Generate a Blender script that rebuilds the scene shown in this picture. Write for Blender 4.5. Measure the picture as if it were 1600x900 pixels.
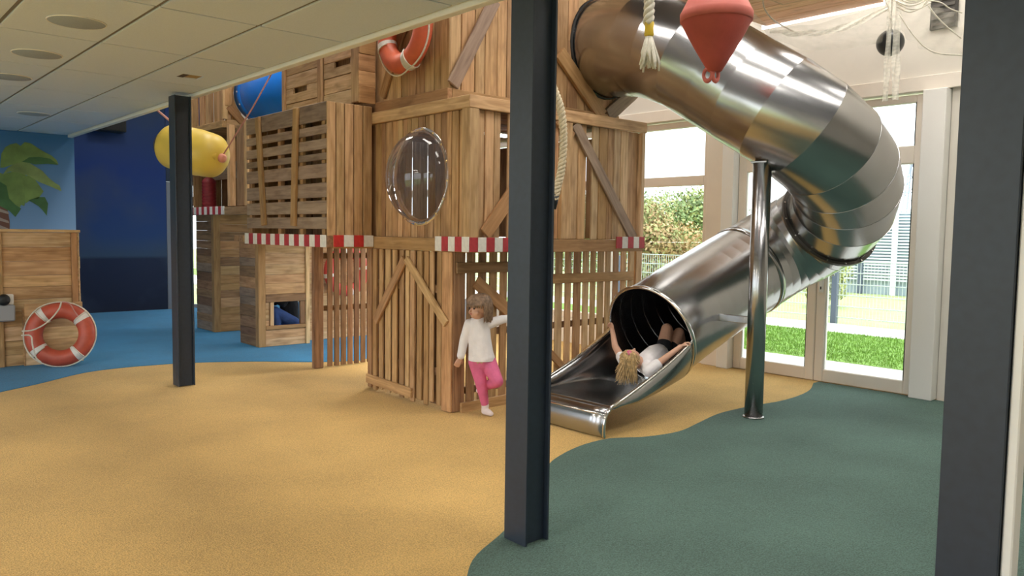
import bpy, bmesh, math, random
from mathutils import Vector, Matrix, Euler
random.seed(7)
for o in list(bpy.data.objects): bpy.data.objects.remove(o)
SC = bpy.context.scene
COL = SC.collection
R = math.radians
PI = math.pi

# ------------------------------------------------------------------ camera, world, exposure
# world axes follow the building: x runs along the tower's long face, y along the column row
F_PX = 1230.0
YAW, PITCH, ROLL, CAM_H = -41.84, 4.03, 0.81, 1.5
cam_d = bpy.data.cameras.new('camera'); cam = bpy.data.objects.new('camera', cam_d); COL.objects.link(cam)
cam_d.sensor_width = 36.0; cam_d.lens = F_PX / 1600 * 36.0; cam_d.clip_end = 500; cam_d.clip_start = 0.05
CM = Matrix.Rotation(R(YAW), 4, 'Z') @ Matrix.Rotation(R(90 - PITCH), 4, 'X') @ Matrix.Rotation(R(ROLL), 4, 'Z')
CM.translation = (0, 0, CAM_H)
cam.matrix_world = CM
SC.camera = cam

wd = bpy.data.worlds.new('overcast_sky'); SC.world = wd; wd.use_nodes = True
wn = wd.node_tree.nodes; bg = wn['Background']
bg.inputs[0].default_value = (0.89, 0.95, 1.0, 1); bg.inputs[1].default_value = 3.6

SC.view_settings.view_transform = 'Standard'; SC.view_settings.look = 'None'
SC.view_settings.gamma = 1; SC.view_settings.use_curve_mapping = False
SC.view_settings.exposure = 0.08
LAMP = 17.0

# ------------------------------------------------------------------ survey helpers (sight line -> real point)
C0 = Vector((0, 0, CAM_H)); CR = CM.to_3x3()
FH = Vector((-math.sin(R(YAW)), math.cos(R(YAW)), 0)); RH = Vector((FH.y, -FH.x, 0))
def ray(px, py): return CR @ Vector(((px - 800) / F_PX, (450 - py) / F_PX, -1))
def G(px, py, z=0.0):
    d = ray(px, py); return C0 + d * ((z - CAM_H) / d.z)
def AT(px, py, D):
    d = ray(px, py); return C0 + d * (D / d.dot(FH))
def PV(px, py, v):
    d = ray(px, py); return C0 + d * (v / d.x)
def PA(px, py, a):
    d = ray(px, py); return C0 + d * (a / d.y)

# ------------------------------------------------------------------ materials
def mat(name, col, rough=0.6, metal=0.0, noise=0.0, nscale=20, bump=0.0, bscale=80, emit=None, spec=0.5):
    m = bpy.data.materials.new(name); m.use_nodes = True
    nt = m.node_tree; b = nt.nodes['Principled BSDF']
    b.inputs['Base Color'].default_value = (*col, 1); b.inputs['Roughness'].default_value = rough
    b.inputs['Metallic'].default_value = metal; b.inputs['Specular IOR Level'].default_value = spec
    tc = nt.nodes.new('ShaderNodeTexCoord')
    if noise:
        n = nt.nodes.new('ShaderNodeTexNoise'); n.inputs['Scale'].default_value = nscale; n.inputs['Detail'].default_value = 4
        nt.links.new(tc.outputs['Object'], n.inputs['Vector'])
        r = nt.nodes.new('ShaderNodeValToRGB')
        r.color_ramp.elements[0].position = 0.3; r.color_ramp.elements[1].position = 0.7
        r.color_ramp.elements[0].color = (*[c * (1 - noise) for c in col], 1)
        r.color_ramp.elements[1].color = (*[min(1, c * (1 + noise)) for c in col], 1)
        nt.links.new(n.outputs['Fac'], r.inputs['Fac']); nt.links.new(r.outputs['Color'], b.inputs['Base Color'])
    if bump:
        n2 = nt.nodes.new('ShaderNodeTexNoise'); n2.inputs['Scale'].default_value = bscale; n2.inputs['Detail'].default_value = 3
        nt.links.new(tc.outputs['Object'], n2.inputs['Vector'])
        bp = nt.nodes.new('ShaderNodeBump'); bp.inputs['Strength'].default_value = bump; bp.inputs['Distance'].default_value = 0.01
        nt.links.new(n2.outputs['Fac'], bp.inputs['Height']); nt.links.new(bp.outputs['Normal'], b.inputs['Normal'])
    if emit:
        b.inputs['Emission Color'].default_value = (*emit[0], 1); b.inputs['Emission Strength'].default_value = emit[1]
    return m

def wood(name, dark, light, var=0.3, rough=0.55):
    m = bpy.data.materials.new(name); m.use_nodes = True
    nt = m.node_tree; b = nt.nodes['Principled BSDF']; L = nt.links
    b.inputs['Roughness'].default_value = rough; b.inputs['Specular IOR Level'].default_value = 0.35
    tc = nt.nodes.new('ShaderNodeTexCoord'); oi = nt.nodes.new('ShaderNodeObjectInfo')
    mul = nt.nodes.new('ShaderNodeVectorMath'); mul.operation = 'SCALE'; mul.inputs[0].default_value = (17, 31, 23)
    L.new(oi.outputs['Random'], mul.inputs['Scale'])
    add = nt.nodes.new('ShaderNodeVectorMath'); add.operation = 'ADD'
    L.new(tc.outputs['Object'], add.inputs[0]); L.new(mul.outputs[0], add.inputs[1])
    mp = nt.nodes.new('ShaderNodeMapping'); mp.inputs['Scale'].default_value = (1.6, 22, 22)
    L.new(add.outputs[0], mp.inputs['Vector'])
    n = nt.nodes.new('ShaderNodeTexNoise'); n.inputs['Scale'].default_value = 1.6; n.inputs['Detail'].default_value = 6
    n.inputs['Distortion'].default_value = 0.6
    L.new(mp.outputs[0], n.inputs['Vector'])
    r = nt.nodes.new('ShaderNodeValToRGB'); e = r.color_ramp.elements
    e[0].position = 0.28; e[0].color = (*dark, 1); e[1].position = 0.68; e[1].color = (*light, 1)
    L.new(n.outputs['Fac'], r.inputs['Fac'])
    # blotches and knots
    mp2 = nt.nodes.new('ShaderNodeMapping'); mp2.inputs['Scale'].default_value = (2.2, 7, 7); L.new(add.outputs[0], mp2.inputs['Vector'])
    n2 = nt.nodes.new('ShaderNodeTexNoise'); n2.inputs['Scale'].default_value = 2.0; n2.inputs['Detail'].default_value = 2
    L.new(mp2.outputs[0], n2.inputs['Vector'])
    r2 = nt.nodes.new('ShaderNodeValToRGB'); r2.color_ramp.elements[0].position = 0.25; r2.color_ramp.elements[1].position = 0.5
    r2.color_ramp.elements[0].color = (0.55, 0.5, 0.45, 1); r2.color_ramp.elements[1].color = (1, 1, 1, 1)
    L.new(n2.outputs['Fac'], r2.inputs['Fac'])
    mx = nt.nodes.new('ShaderNodeMix'); mx.data_type = 'RGBA'; mx.blend_type = 'MULTIPLY'; mx.inputs[0].default_value = 0.7
    L.new(r.outputs['Color'], mx.inputs[6]); L.new(r2.outputs['Color'], mx.inputs[7])
    hs = nt.nodes.new('ShaderNodeHueSaturation')
    mr = nt.nodes.new('ShaderNodeMapRange'); mr.inputs['To Min'].default_value = 1 - var; mr.inputs['To Max'].default_value = 1 + var * 0.8
    L.new(oi.outputs['Random'], mr.inputs['Value']); L.new(mr.outputs[0], hs.inputs['Value'])
    mr2 = nt.nodes.new('ShaderNodeMapRange'); mr2.inputs['To Min'].default_value = 0.49; mr2.inputs['To Max'].default_value = 0.505
    fr = nt.nodes.new('ShaderNodeMath'); fr.operation = 'FRACT'; ml = nt.nodes.new('ShaderNodeMath'); ml.operation = 'MULTIPLY'; ml.inputs[1].default_value = 7.31
    L.new(oi.outputs['Random'], ml.inputs[0]); L.new(ml.outputs[0], fr.inputs[0]); L.new(fr.outputs[0], mr2.inputs['Value']); L.new(mr2.outputs[0], hs.inputs['Hue'])
    L.new(mx.outputs[2], hs.inputs['Color']); L.new(hs.outputs['Color'], b.inputs['Base Color'])
    bp = nt.nodes.new('ShaderNodeBump'); bp.inputs['Strength'].default_value = 0.25; bp.inputs['Distance'].default_value = 0.004
    L.new(n.outputs['Fac'], bp.inputs['Height']); L.new(bp.outputs['Normal'], b.inputs['Normal'])
    return m

def carpet(name, col, var):
    m = bpy.data.materials.new(name); m.use_nodes = True
    nt = m.node_tree; b = nt.nodes['Principled BSDF']; L = nt.links
    b.inputs['Roughness'].default_value = 0.95; b.inputs['Specular IOR Level'].default_value = 0.1
    b.inputs['Sheen Weight'].default_value = 0.12
    tc = nt.nodes.new('ShaderNodeTexCoord')
    n = nt.nodes.new('ShaderNodeTexNoise'); n.inputs['Scale'].default_value = 130; n.inputs['Detail'].default_value = 3
    L.new(tc.outputs['Object'], n.inputs['Vector'])
    n3 = nt.nodes.new('ShaderNodeTexNoise'); n3.inputs['Scale'].default_value = 1.3; n3.inputs['Detail'].default_value = 5
    L.new(tc.outputs['Object'], n3.inputs['Vector'])
    ad = nt.nodes.new('ShaderNodeMath'); ad.operation = 'MULTIPLY_ADD'; ad.inputs[1].default_value = 0.45; 
    L.new(n3.outputs['Fac'], ad.inputs[0]); L.new(n.outputs['Fac'], ad.inputs[2])
    r = nt.nodes.new('ShaderNodeValToRGB'); e = r.color_ramp.elements
    e[0].position = 0.5; e[1].position = 0.95
    e[0].color = (*[c * (1 - var) for c in col], 1); e[1].color = (*[min(1, c * (1 + var)) for c in col], 1)
    L.new(ad.outputs[0], r.inputs['Fac']); L.new(r.outputs['Color'], b.inputs['Base Color'])
    bp = nt.nodes.new('ShaderNodeBump'); bp.inputs['Strength'].default_value = 0.6; bp.inputs['Distance'].default_value = 0.012
    L.new(n.outputs['Fac'], bp.inputs['Height']); L.new(bp.outputs['Normal'], b.inputs['Normal'])
    return m

def glassy(name, tint=(1, 1, 1), base=0.04, ior=1.45, rough=0.0, trans=None, haze=0.0):
    m = bpy.data.materials.new(name); m.use_nodes = True
    nt = m.node_tree; nt.nodes.remove(nt.nodes['Principled BSDF']); L = nt.links
    out = nt.nodes['Material Output']
    t = nt.nodes.new('ShaderNodeBsdfTransparent'); t.inputs[0].default_value = (*tint, 1)
    g = nt.nodes.new('ShaderNodeBsdfGlossy'); g.inputs['Roughness'].default_value = rough; g.inputs[0].default_value = (1, 1, 1, 1)
    f = nt.nodes.new('ShaderNodeFresnel'); f.inputs[0].default_value = ior
    mx = nt.nodes.new('ShaderNodeMixShader')
    if trans:
        f = nt.nodes.new('ShaderNodeMath'); f.inputs[0].default_value = trans; f.inputs[1].default_value = 0
    L.new(f.outputs[0], mx.inputs[0]); L.new(t.outputs[0], mx.inputs[1]); L.new(g.outputs[0], mx.inputs[2])
    if haze:
        df = nt.nodes.new('ShaderNodeBsdfDiffuse'); df.inputs[0].default_value = (.72, .70, .76, 1); m2 = nt.nodes.new('ShaderNodeMixShader'); m2.inputs[0].default_value = haze
        L.new(mx.outputs[0], m2.inputs[1]); L.new(df.outputs[0], m2.inputs[2]); mx = m2
    L.new(mx.outputs[0], out.inputs['Surface'])
    return m

def sheer(name, col, alpha, scale=60):
    m = bpy.data.materials.new(name); m.use_nodes = True
    nt = m.node_tree; L = nt.links; b = nt.nodes['Principled BSDF']; b.inputs['Base Color'].default_value = (*col, 1); b.inputs['Roughness'].default_value = 0.9
    tc = nt.nodes.new('ShaderNodeTexCoord'); n = nt.nodes.new('ShaderNodeTexNoise'); n.inputs['Scale'].default_value = scale
    mp = nt.nodes.new('ShaderNodeMapping'); mp.inputs['Scale'].default_value = (1, 1, 3)
    L.new(tc.outputs['Object'], mp.inputs[0]); L.new(mp.outputs[0], n.inputs['Vector'])
    mr = nt.nodes.new('ShaderNodeMapRange'); mr.inputs['From Min'].default_value = 0.3; mr.inputs['From Max'].default_value = 0.7
    mr.inputs['To Min'].default_value = alpha * 0.75; mr.inputs['To Max'].default_value = min(1, alpha * 1.25)
    L.new(n.outputs['Fac'], mr.inputs[0]); L.new(mr.outputs[0], b.inputs['Alpha'])
    return m

W = {
 'warm': wood('warm_wood', (0.37, 0.205, 0.085), (0.60, 0.375, 0.185), 0.26),
 'gold': wood('golden_wood', (0.44, 0.265, 0.115), (0.68, 0.455, 0.24), 0.16),
 'pale': wood('pale_wood', (0.50, 0.32, 0.15), (0.76, 0.56, 0.33), 0.18),
 'brown': wood('brown_wood', (0.19, 0.105, 0.05), (0.36, 0.215, 0.11), 0.28),
 'grey': wood('weathered_wood', (0.22, 0.15, 0.105), (0.38, 0.275, 0.195), 0.22),
 'beam': wood('beam_wood', (0.35, 0.19, 0.075), (0.52, 0.31, 0.14), 0.18),
 'raft': wood('orange_timber', (0.72, 0.42, 0.22), (0.86, 0.56, 0.34), 0.08),
}
M_SAND = carpet('sand_carpet', (0.60, 0.385, 0.13), 0.32)
M_GREEN = carpet('green_carpet', (0.082, 0.145, 0.120), 0.45)
M_BLUE = carpet('blue_carpet', (0.028, 0.20, 0.40), 0.3)
M_TILE = mat('ceiling_tile', (0.64, 0.72, 0.84), 0.9, noise=0.04, nscale=120, bump=0.15, bscale=300)
M_GRID = mat('ceiling_grid', (0.22, 0.20, 0.18), 0.7)
M_GRILLE = mat('speaker_grille', (0.34, 0.39, 0.45), 0.7, noise=0.12, nscale=200)
M_HALLCEIL = mat('grey_hall_ceiling', (0.22, 0.22, 0.225), 0.9, noise=0.03, nscale=4)
M_WALL = mat('painted_wall', (0.68, 0.64, 0.57), 0.85, noise=0.03, nscale=4)
M_TRIM = mat('light_trim', (0.80, 0.78, 0.74), 0.6)
M_FRAME = mat('cream_frame', (0.80, 0.73, 0.64), 0.45, noise=0.02, nscale=5)
M_WHITE = mat('white_gloss', (0.82, 0.82, 0.80), 0.35)
M_COLUMN = mat('navy_steel_paint', (0.022, 0.033, 0.052), 0.45, noise=0.1, nscale=30)
M_BLACK = mat('matt_black', (0.012, 0.012, 0.014), 0.5)
M_RUBBER = mat('black_rubber', (0.02, 0.02, 0.02), 0.6)
M_RED = mat('red_paint', (0.42, 0.035, 0.045), 0.5, noise=0.15, nscale=30)
M_BRIGHTRED = mat('bright_red_paint', (0.55, 0.03, 0.03), 0.5, noise=0.15, nscale=30)
M_WPAINT = mat('white_paint', (0.75, 0.73, 0.68), 0.55, noise=0.08, nscale=30)
M_ORANGE = mat('buoy_orange', (0.66, 0.135, 0.06), 0.5, noise=0.14, nscale=8, bump=0.1, bscale=40)
M_CONE = mat('cone_buoy_red', (0.43, 0.075, 0.055), 0.6, noise=0.1, nscale=8, bump=0.12, bscale=60)
M_CONE2 = mat('cone_buoy_rim', (0.54, 0.13, 0.10), 0.6, noise=0.08, nscale=10)
M_YELLOW = mat('buoy_yellow', (0.78, 0.56, 0.09), 0.42, noise=0.05, nscale=6)
M_PINKTIP = mat('salmon_plastic', (0.75, 0.3, 0.2), 0.5)
M_BLUEPL = mat('blue_plastic', (0.012, 0.22, 0.85), 0.3, noise=0.04, nscale=6)
M_ROPE = mat('cream_rope', (0.66, 0.56, 0.40), 0.9, noise=0.15, nscale=60, bump=0.4, bscale=200)
M_ROPEP = mat('pink_rope', (0.62, 0.30, 0.27), 0.8)
M_COTTON = mat('cotton_rope', (0.72, 0.68, 0.58), 0.9, noise=0.12, nscale=50)
M_TAPE = mat('yellow_tape', (0.75, 0.52, 0.04), 0.5)
M_BAND = mat('reflective_band', (0.74, 0.71, 0.66), 0.4, noise=0.08, nscale=40)
M_BRASS = mat('brass_screw', (0.75, 0.55, 0.25), 0.35, 0.7)
M_STEEL = mat('brushed_steel', (0.43, 0.43, 0.435), 0.22, 1.0, noise=0.05, nscale=3, bump=0.015, bscale=60)
M_STEEL2 = mat('polished_steel', (0.72, 0.71, 0.69), 0.14, 1.0)
M_DSTEEL = mat('dark_steel', (0.12, 0.11, 0.10), 0.4, 0.8)
M_GLASS = glassy('window_glass', (0.97, 0.99, 0.98), ior=1.2)
M_DOME = glassy('acrylic_dome', (0.93, 0.93, 0.97), ior=1.5, rough=0.02, haze=0.06)
M_NET = sheer('fishing_net', (0.86, 0.82, 0.70), 0.22, 9)
M_NETD = sheer('fishing_net_gathered', (0.88, 0.85, 0.74), 0.5, 14)
M_SKIN = mat('skin', (0.62, 0.36, 0.25), 0.5, noise=0.04, nscale=15)
M_SHIRT = mat('white_cotton', (0.80, 0.77, 0.78), 0.85, noise=0.05, nscale=14, bump=0.5, bscale=22)
M_PINK = mat('pink_cotton', (0.70, 0.15, 0.30), 0.85, noise=0.1, nscale=14, bump=0.5, bscale=22)
M_SOCK = mat('pale_sock', (0.80, 0.70, 0.70), 0.9)
M_HAIRB = mat('light_brown_hair', (0.24, 0.155, 0.10), 0.5, noise=0.4, nscale=40)
M_HAIRY = mat('blonde_hair', (0.55, 0.38, 0.18), 0.45, noise=0.4, nscale=40)
M_JEANS = mat('blue_denim', (0.03, 0.075, 0.25), 0.85, noise=0.25, nscale=12)
M_DARKC = mat('dark_cloth', (0.012, 0.012, 0.016), 0.9)
M_EYE = mat('eye_dark', (0.03, 0.02, 0.02), 0.3)
M_LIP = mat('lips', (0.55, 0.17, 0.14), 0.5)
M_LAMP = mat('led_panel', (0.9, 0.9, 0.9), 0.5, emit=((1.0, 0.95, 0.88), LAMP))
M_LED = mat('led_strip', (0.9, 0.9, 0.9), 0.5, emit=((1.0, 0.97, 0.95), 3.0))
M_GREYBOX = mat('grey_plastic_box', (0.34, 0.35, 0.37), 0.5)
M_PAVE = mat('concrete_paving', (0.60, 0.57, 0.52), 0.9, noise=0.08, nscale=6)
M_GRASS = mat('lawn_grass', (0.19, 0.33, 0.055), 0.95, noise=0.35, nscale=9, bump=0.8, bscale=60)
M_FIELD = mat('pale_field_grass', (0.40, 0.46, 0.19), 0.95, noise=0.2, nscale=3)
M_SLAT = mat('white_slat', (0.72, 0.78, 0.82), 0.6)
M_BLUEGREY = mat('blue_grey_sheet', (0.33, 0.39, 0.46), 0.7)
M_FPOST = mat('fence_post_grey', (0.10, 0.12, 0.17), 0.5)
M_WIRE = mat('galvanised_wire', (0.55, 0.6, 0.58), 0.4, 0.3)
M_PYLON = mat('pylon_steel', (0.30, 0.33, 0.36), 0.6, 0.3)
M_BARK = mat('bark', (0.14, 0.10, 0.07), 0.9, noise=0.3)
def leafmat(name, col):
    m = mat(name, col, 0.7, noise=0.35, nscale=1.5); return m
M_LEAF = [leafmat('leaf_green', (0.22, 0.30, 0.12)), leafmat('leaf_yellow_green', (0.38, 0.40, 0.16)), leafmat('leaf_rust', (0.46, 0.31, 0.15))]
def mural(name, stops, blotch=None, scale=0.5):
    """painted mural: colour laid on by height of the wall, with painted cloud shapes"""
    m = bpy.data.materials.new(name); m.use_nodes = True; nt = m.node_tree; L = nt.links; b = nt.nodes['Principled BSDF']
    b.inputs['Roughness'].default_value = 0.6; b.inputs['Specular IOR Level'].default_value = 0.3
    tc = nt.nodes.new('ShaderNodeTexCoord'); sp = nt.nodes.new('ShaderNodeSeparateXYZ'); L.new(tc.outputs['Generated'], sp.inputs[0])
    r = nt.nodes.new('ShaderNodeValToRGB'); L.new(sp.outputs['Z'], r.inputs['Fac'])
    els = r.color_ramp.elements
    els[0].position, els[0].color = stops[0][0], (*stops[0][1], 1); els[1].position, els[1].color = stops[-1][0], (*stops[-1][1], 1)
    for p, c in stops[1:-1]:
        e = els.new(p); e.color = (*c, 1)
    if blotch:
        n = nt.nodes.new('ShaderNodeTexNoise'); n.inputs['Scale'].default_value = scale; n.inputs['Detail'].default_value = 4; L.new(tc.outputs['Object'], n.inputs['Vector'])
        r2 = nt.nodes.new('ShaderNodeValToRGB'); r2.color_ramp.elements[0].position = 0.5; r2.color_ramp.elements[1].position = 0.75
        r2.color_ramp.elements[0].color = (0, 0, 0, 1); r2.color_ramp.elements[1].color = (1, 1, 1, 1); L.new(n.outputs['Fac'], r2.inputs['Fac'])
        mx = nt.nodes.new('ShaderNodeMix'); mx.data_type = 'RGBA'; mx.inputs[7].default_value = (*blotch, 1)
        L.new(r2.outputs['Color'], mx.inputs[0]); L.new(r.outputs['Color'], mx.inputs[6]); L.new(mx.outputs[2], b.inputs['Base Color'])
    else: L.new(r.outputs['Color'], b.inputs['Base Color'])
    return m
M_MURSKY = mural('mural_light_sky', [(0.45, (0.26, 0.44, 0.68)), (0.56, (0.20, 0.36, 0.60)), (0.9, (0.055, 0.19, 0.42))])
M_MURNIGHT = mural('mural_night_sky', [(0.0, (0.003, 0.009, 0.03)), (0.188, (0.004, 0.014, 0.05)), (0.198, (0.025, 0.06, 0.12)), (0.27, (0.010, 0.045, 0.16)), (0.5, (0.003, 0.03, 0.18)), (0.75, (0.02, 0.05, 0.13))], (0.035, 0.06, 0.11), 0.6)
M_PALM = [mat('palm_paint', (0.20, 0.31, 0.085), 0.6, noise=0.3, nscale=4), mat('palm_paint_deep', (0.07, 0.18, 0.06), 0.6, noise=0.3, nscale=4), mat('palm_paint_light', (0.27, 0.37, 0.13), 0.6, noise=0.3, nscale=4)]
M_TRUNKP = mat('palm_trunk_paint', (0.2, 0.09, 0.06), 0.6); M_TRUNKP2 = mat('palm_trunk_light_paint', (0.45, 0.36, 0.3), 0.6)

# ------------------------------------------------------------------ object helpers
WM = {}
def setp(o, parent, mw):
    WM[o.name] = mw
    if parent is not None:
        o.parent = parent
        o.matrix_basis = WM[parent.name].inverted() @ mw
    else: o.matrix_basis = mw
def tag(o, label=None, cat=None, group=None, kind=None):
    if label: o['label'] = label
    if cat: o['category'] = cat
    if group: o['group'] = group
    if kind: o['kind'] = kind
    return o
def thing(name, loc, label, cat, group=None, kind=None):
    o = bpy.data.objects.new(name, None); o.empty_display_size = 0.1; COL.objects.link(o)
    setp(o, None, Matrix.Translation(loc)); return tag(o, label, cat, group, kind)
def mkmesh(name, verts, faces, m, parent=None, mw=None, smooth=False):
    """verts in local coordinates of mw"""
    me = bpy.data.meshes.new(name); me.from_pydata([tuple(v) for v in verts], [], faces)
    if smooth:
        for p in me.polygons: p.use_smooth = True
    me.materials.append(m); o = bpy.data.objects.new(name, me); COL.objects.link(o)
    setp(o, parent, mw if mw is not None else Matrix.Identity(4)); return o
def mkworld(name, verts, faces, m, parent=None, smooth=False, grain=None):
    vs = [Vector(v) for v in verts]
    lo = Vector([min(v[i] for v in vs) for i in range(3)]); hi = Vector([max(v[i] for v in vs) for i in range(3)])
    mw = Matrix.Translation((lo + hi) / 2) @ GR[grain or 'x']
    inv = mw.inverted()
    return mkmesh(name, [inv @ v for v in vs], faces, m, parent, mw, smooth)
GR = {'x': Matrix.Identity(4), 'y': Matrix.Rotation(PI / 2, 4, 'Z'), 'z': Matrix.Rotation(-PI / 2, 4, 'Y')}
def cham(dx, dy, dz, b):
    """verts, faces of a chamfered box"""
    hx, hy, hz = dx / 2, dy / 2, dz / 2; b = min(b, hx * 0.45, hy * 0.45, hz * 0.45)
    V = []; idx = {}
    for sx in (-1, 1):
        for sy in (-1, 1):
            for sz in (-1, 1):
                for k in range(3):
                    p = [sx * (hx - b), sy * (hy - b), sz * (hz - b)]; p[k] = (sx * hx, sy * hy, sz * hz)[k]
                    idx[(sx, sy, sz, k)] = len(V); V.append(p)
    Fs = []
    for k in range(3):
        i, j = (k + 1) % 3, (k + 2) % 3
        for s in (-1, 1):
            q = []
            for a, c in ((-1, -1), (1, -1), (1, 1), (-1, 1)):
                t = [0, 0, 0]; t[k] = s; t[i] = a; t[j] = c; q.append(idx[(*t, k)])
            Fs.append(q if s > 0 else q[::-1])
    for k in range(3):
        i, j = (k + 1) % 3, (k + 2) % 3
        for a in (-1, 1):
            for c in (-1, 1):
                t0 = [0, 0, 0]; t0[k] = -1; t0[i] = a; t0[j] = c; t1 = t0[:]; t1[k] = 1
                q = [idx[(*t0, i)], idx[(*t1, i)], idx[(*t1, j)], idx[(*t0, j)]]
                Fs.append(q if a * c < 0 else q[::-1])
    for sx in (-1, 1):
        for sy in (-1, 1):
            for sz in (-1, 1):
                q = [idx[(sx, sy, sz, k)] for k in range(3)]
                Fs.append(q if sx * sy * sz > 0 else q[::-1])
    return V, Fs
def box(name, lo, hi, m, parent=None, grain='x', bevel=0.004):
    lo = Vector(lo); hi = Vector(hi); d = hi - lo; c = (lo + hi) / 2
    if grain == 'x': dd = (d.x, d.y, d.z)
    elif grain == 'y': dd = (d.y, d.x, d.z)
    else: dd = (d.z, d.y, d.x)
    V, Fs = cham(*[abs(q) for q in dd], bevel)
    return mkmesh(name, V, Fs, m, parent, Matrix.Translation(c) @ GR[grain])
def bar(name, p, q, width, thick, normal, m, parent=None, bevel=0.004, ext=0.0):
    """board from p to q; thick along normal"""
    p = Vector(p); q = Vector(q); x = (q - p); L = x.length + 2 * ext; x.normalize(); z = Vector(normal).normalized()
    z = (z - x * z.dot(x)).normalized(); y = z.cross(x)
    mw = Matrix((x, y, z)).transposed().to_4x4(); mw.translation = (p + q) / 2
    V, Fs = cham(L, width, thick, bevel)
    return mkmesh(name, V, Fs, m, parent, mw)
def prism(name, pts, axis, d0, d1, m, parent=None, grain='z'):
    """polygon pts (u,z) extruded: axis 'x' -> u is y, depth along x; axis 'y' -> u is x; axis 'z' -> pts are (x,y)"""
    n = len(pts); V = []
    for d in (d0, d1):
        for u, z in pts:
            V.append((d, u, z) if axis == 'x' else ((u, d, z) if axis == 'y' else (u, z, d)))
    Fs = [list(range(n)), list(range(2 * n - 1, n - 1, -1))] + [[i, i + n, (i + 1) % n + n, (i + 1) % n] for i in range(n)]
    o = mkworld(name, V, Fs, m, parent, grain=grain)
    bm = bmesh.new(); bm.from_mesh(o.data); bmesh.ops.recalc_face_normals(bm, faces=bm.faces); bm.to_mesh(o.data); bm.free()
    return o
def tube_geo(pts, rad, n=10, closed=False, cap=True):
    pts = [Vector(p) for p in pts]; N = len(pts); V = []; Fs = []
    rr = rad if isinstance(rad, (list, tuple)) else [rad] * N
    prev = None
    for i, p in enumerate(pts):
        if closed: t = (pts[(i + 1) % N] - pts[i - 1])
        else: t = pts[min(i + 1, N - 1)] - pts[max(i - 1, 0)]
        t.normalize()
        if prev is None:
            u = Vector((0, 0, 1)) if abs(t.z) < 0.9 else Vector((1, 0, 0))
        else: u = prev
        u = (u - t * u.dot(t)).normalized(); prev = u; w = t.cross(u)
        for k in range(n):
            a = 2 * PI * k / n; V.append(p + (u * math.cos(a) + w * math.sin(a)) * rr[i])
    for i in range(N if closed else N - 1):
        for k in range(n):
            a, b = i * n + k, i * n + (k + 1) % n; c, d = ((i + 1) % N) * n + (k + 1) % n, ((i + 1) % N) * n + k
            Fs.append([a, b, c, d])
    if cap and not closed:
        Fs.append(list(range(n))[::-1]); Fs.append([(N - 1) * n + k for k in range(n)])
    return V, Fs
def tube(name, pts, rad, m, parent=None, n=10, closed=False, cap=True):
    V, Fs = tube_geo(pts, rad, n, closed, cap); return mkworld(name, V, Fs, m, parent, smooth=True)
def lathe_geo(prof, mw, n=32, cap=True):
    """prof: (radius, height) pairs turned round local z"""
    V = []; Fs = []
    for r_, h in prof:
        for k in range(n):
            a = 2 * PI * k / n; V.append(mw @ Vector((r_ * math.cos(a), r_ * math.sin(a), h)))
    for i in range(len(prof) - 1):
        for k in range(n):
            Fs.append([i * n + k, i * n + (k + 1) % n, (i + 1) * n + (k + 1) % n, (i + 1) * n + k])
    if cap:
        Fs.append(list(range(n))[::-1]); Fs.append([(len(prof) - 1) * n + k for k in range(n)])
    return V, Fs
def lathe(name, prof, mw, m, parent=None, n=32, smooth=True, cap=True):
    V, Fs = lathe_geo(prof, mw, n, cap); return mkworld(name, V, Fs, m, parent, smooth=smooth)
def axis_mat(loc, zdir, xhint=(0, 0, 1)):
    z = Vector(zdir).normalized(); x = Vector(xhint); x = x - z * x.dot(z)
    if x.length < 1e-4: x = Vector((1, 0, 0)) - z * z.x
    x.normalize(); y = z.cross(x); m = Matrix((x, y, z)).transposed().to_4x4(); m.translation = Vector(loc); return m
def cat_rom(P, n):
    P = [Vector(p) for p in P]; out = []
    Q = [P[0] * 2 - P[1]] + P + [P[-1] * 2 - P[-2]]
    for i in range(1, len(Q) - 2):
        for k in range(n):
            t = k / n; a, b, c, d = Q[i - 1], Q[i], Q[i + 1], Q[i + 2]
            out.append(0.5 * ((2 * b) + (c - a) * t + (2 * a - 5 * b + 4 * c - d) * t * t + (3 * b - a - 3 * c + d) * t ** 3))
    out.append(P[-1]); return out
def struct(o, label=None):
    o['kind'] = 'structure'
    if label: o['label'] = label
    return o

# ------------------------------------------------------------------ floor, ceilings, walls
FAC = 7.78                     # glazed facade plane
CEIL = 2.76
struct(box('floor', (-4.2, -4.2, -0.15), (7.95, 15.2, 0.0), M_SAND, bevel=0.001), 'sand coloured carpet floor of the play hall')
def carpet_slab(name, pts, m, label):
    V = [(p[0], p[1], 0.005) for p in pts] + [(p[0], p[1], 0.0005) for p in pts]; n = len(pts)
    o = mkworld(name, V, [list(range(n))] + [[i, (i + 1) % n, (i + 1) % n + n, i + n] for i in range(n)], m)
    bm = bmesh.new(); bm.from_mesh(o.data); bmesh.ops.recalc_face_normals(bm, faces=bm.faces)
    for f in bm.faces:
        if len(f.verts) > 4 and f.normal.z < 0: bmesh.ops.reverse_faces(bm, faces=list(bm.faces)); break
    bmesh.ops.triangulate(bm, faces=[f for f in bm.faces if len(f.verts) > 4]); bm.to_mesh(o.data); bm.free()
    struct(o, label)
    return o
gpx = [(722, 960), (730, 900), (745, 868), (790, 828), (820, 783), (850, 737), (868, 717), (905, 698), (945, 687), (975, 684.5), (1010, 683), (1060, 675), (1090, 662), (1120, 648), (1150, 640), (1180, 634), (1220, 627), (1250, 618), (1266, 609), (1271, 599)]
gpts = cat_rom([G(*p) for p in gpx], 4)
gpts = [p for p in gpts if p.x < FAC - 0.02]
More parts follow.
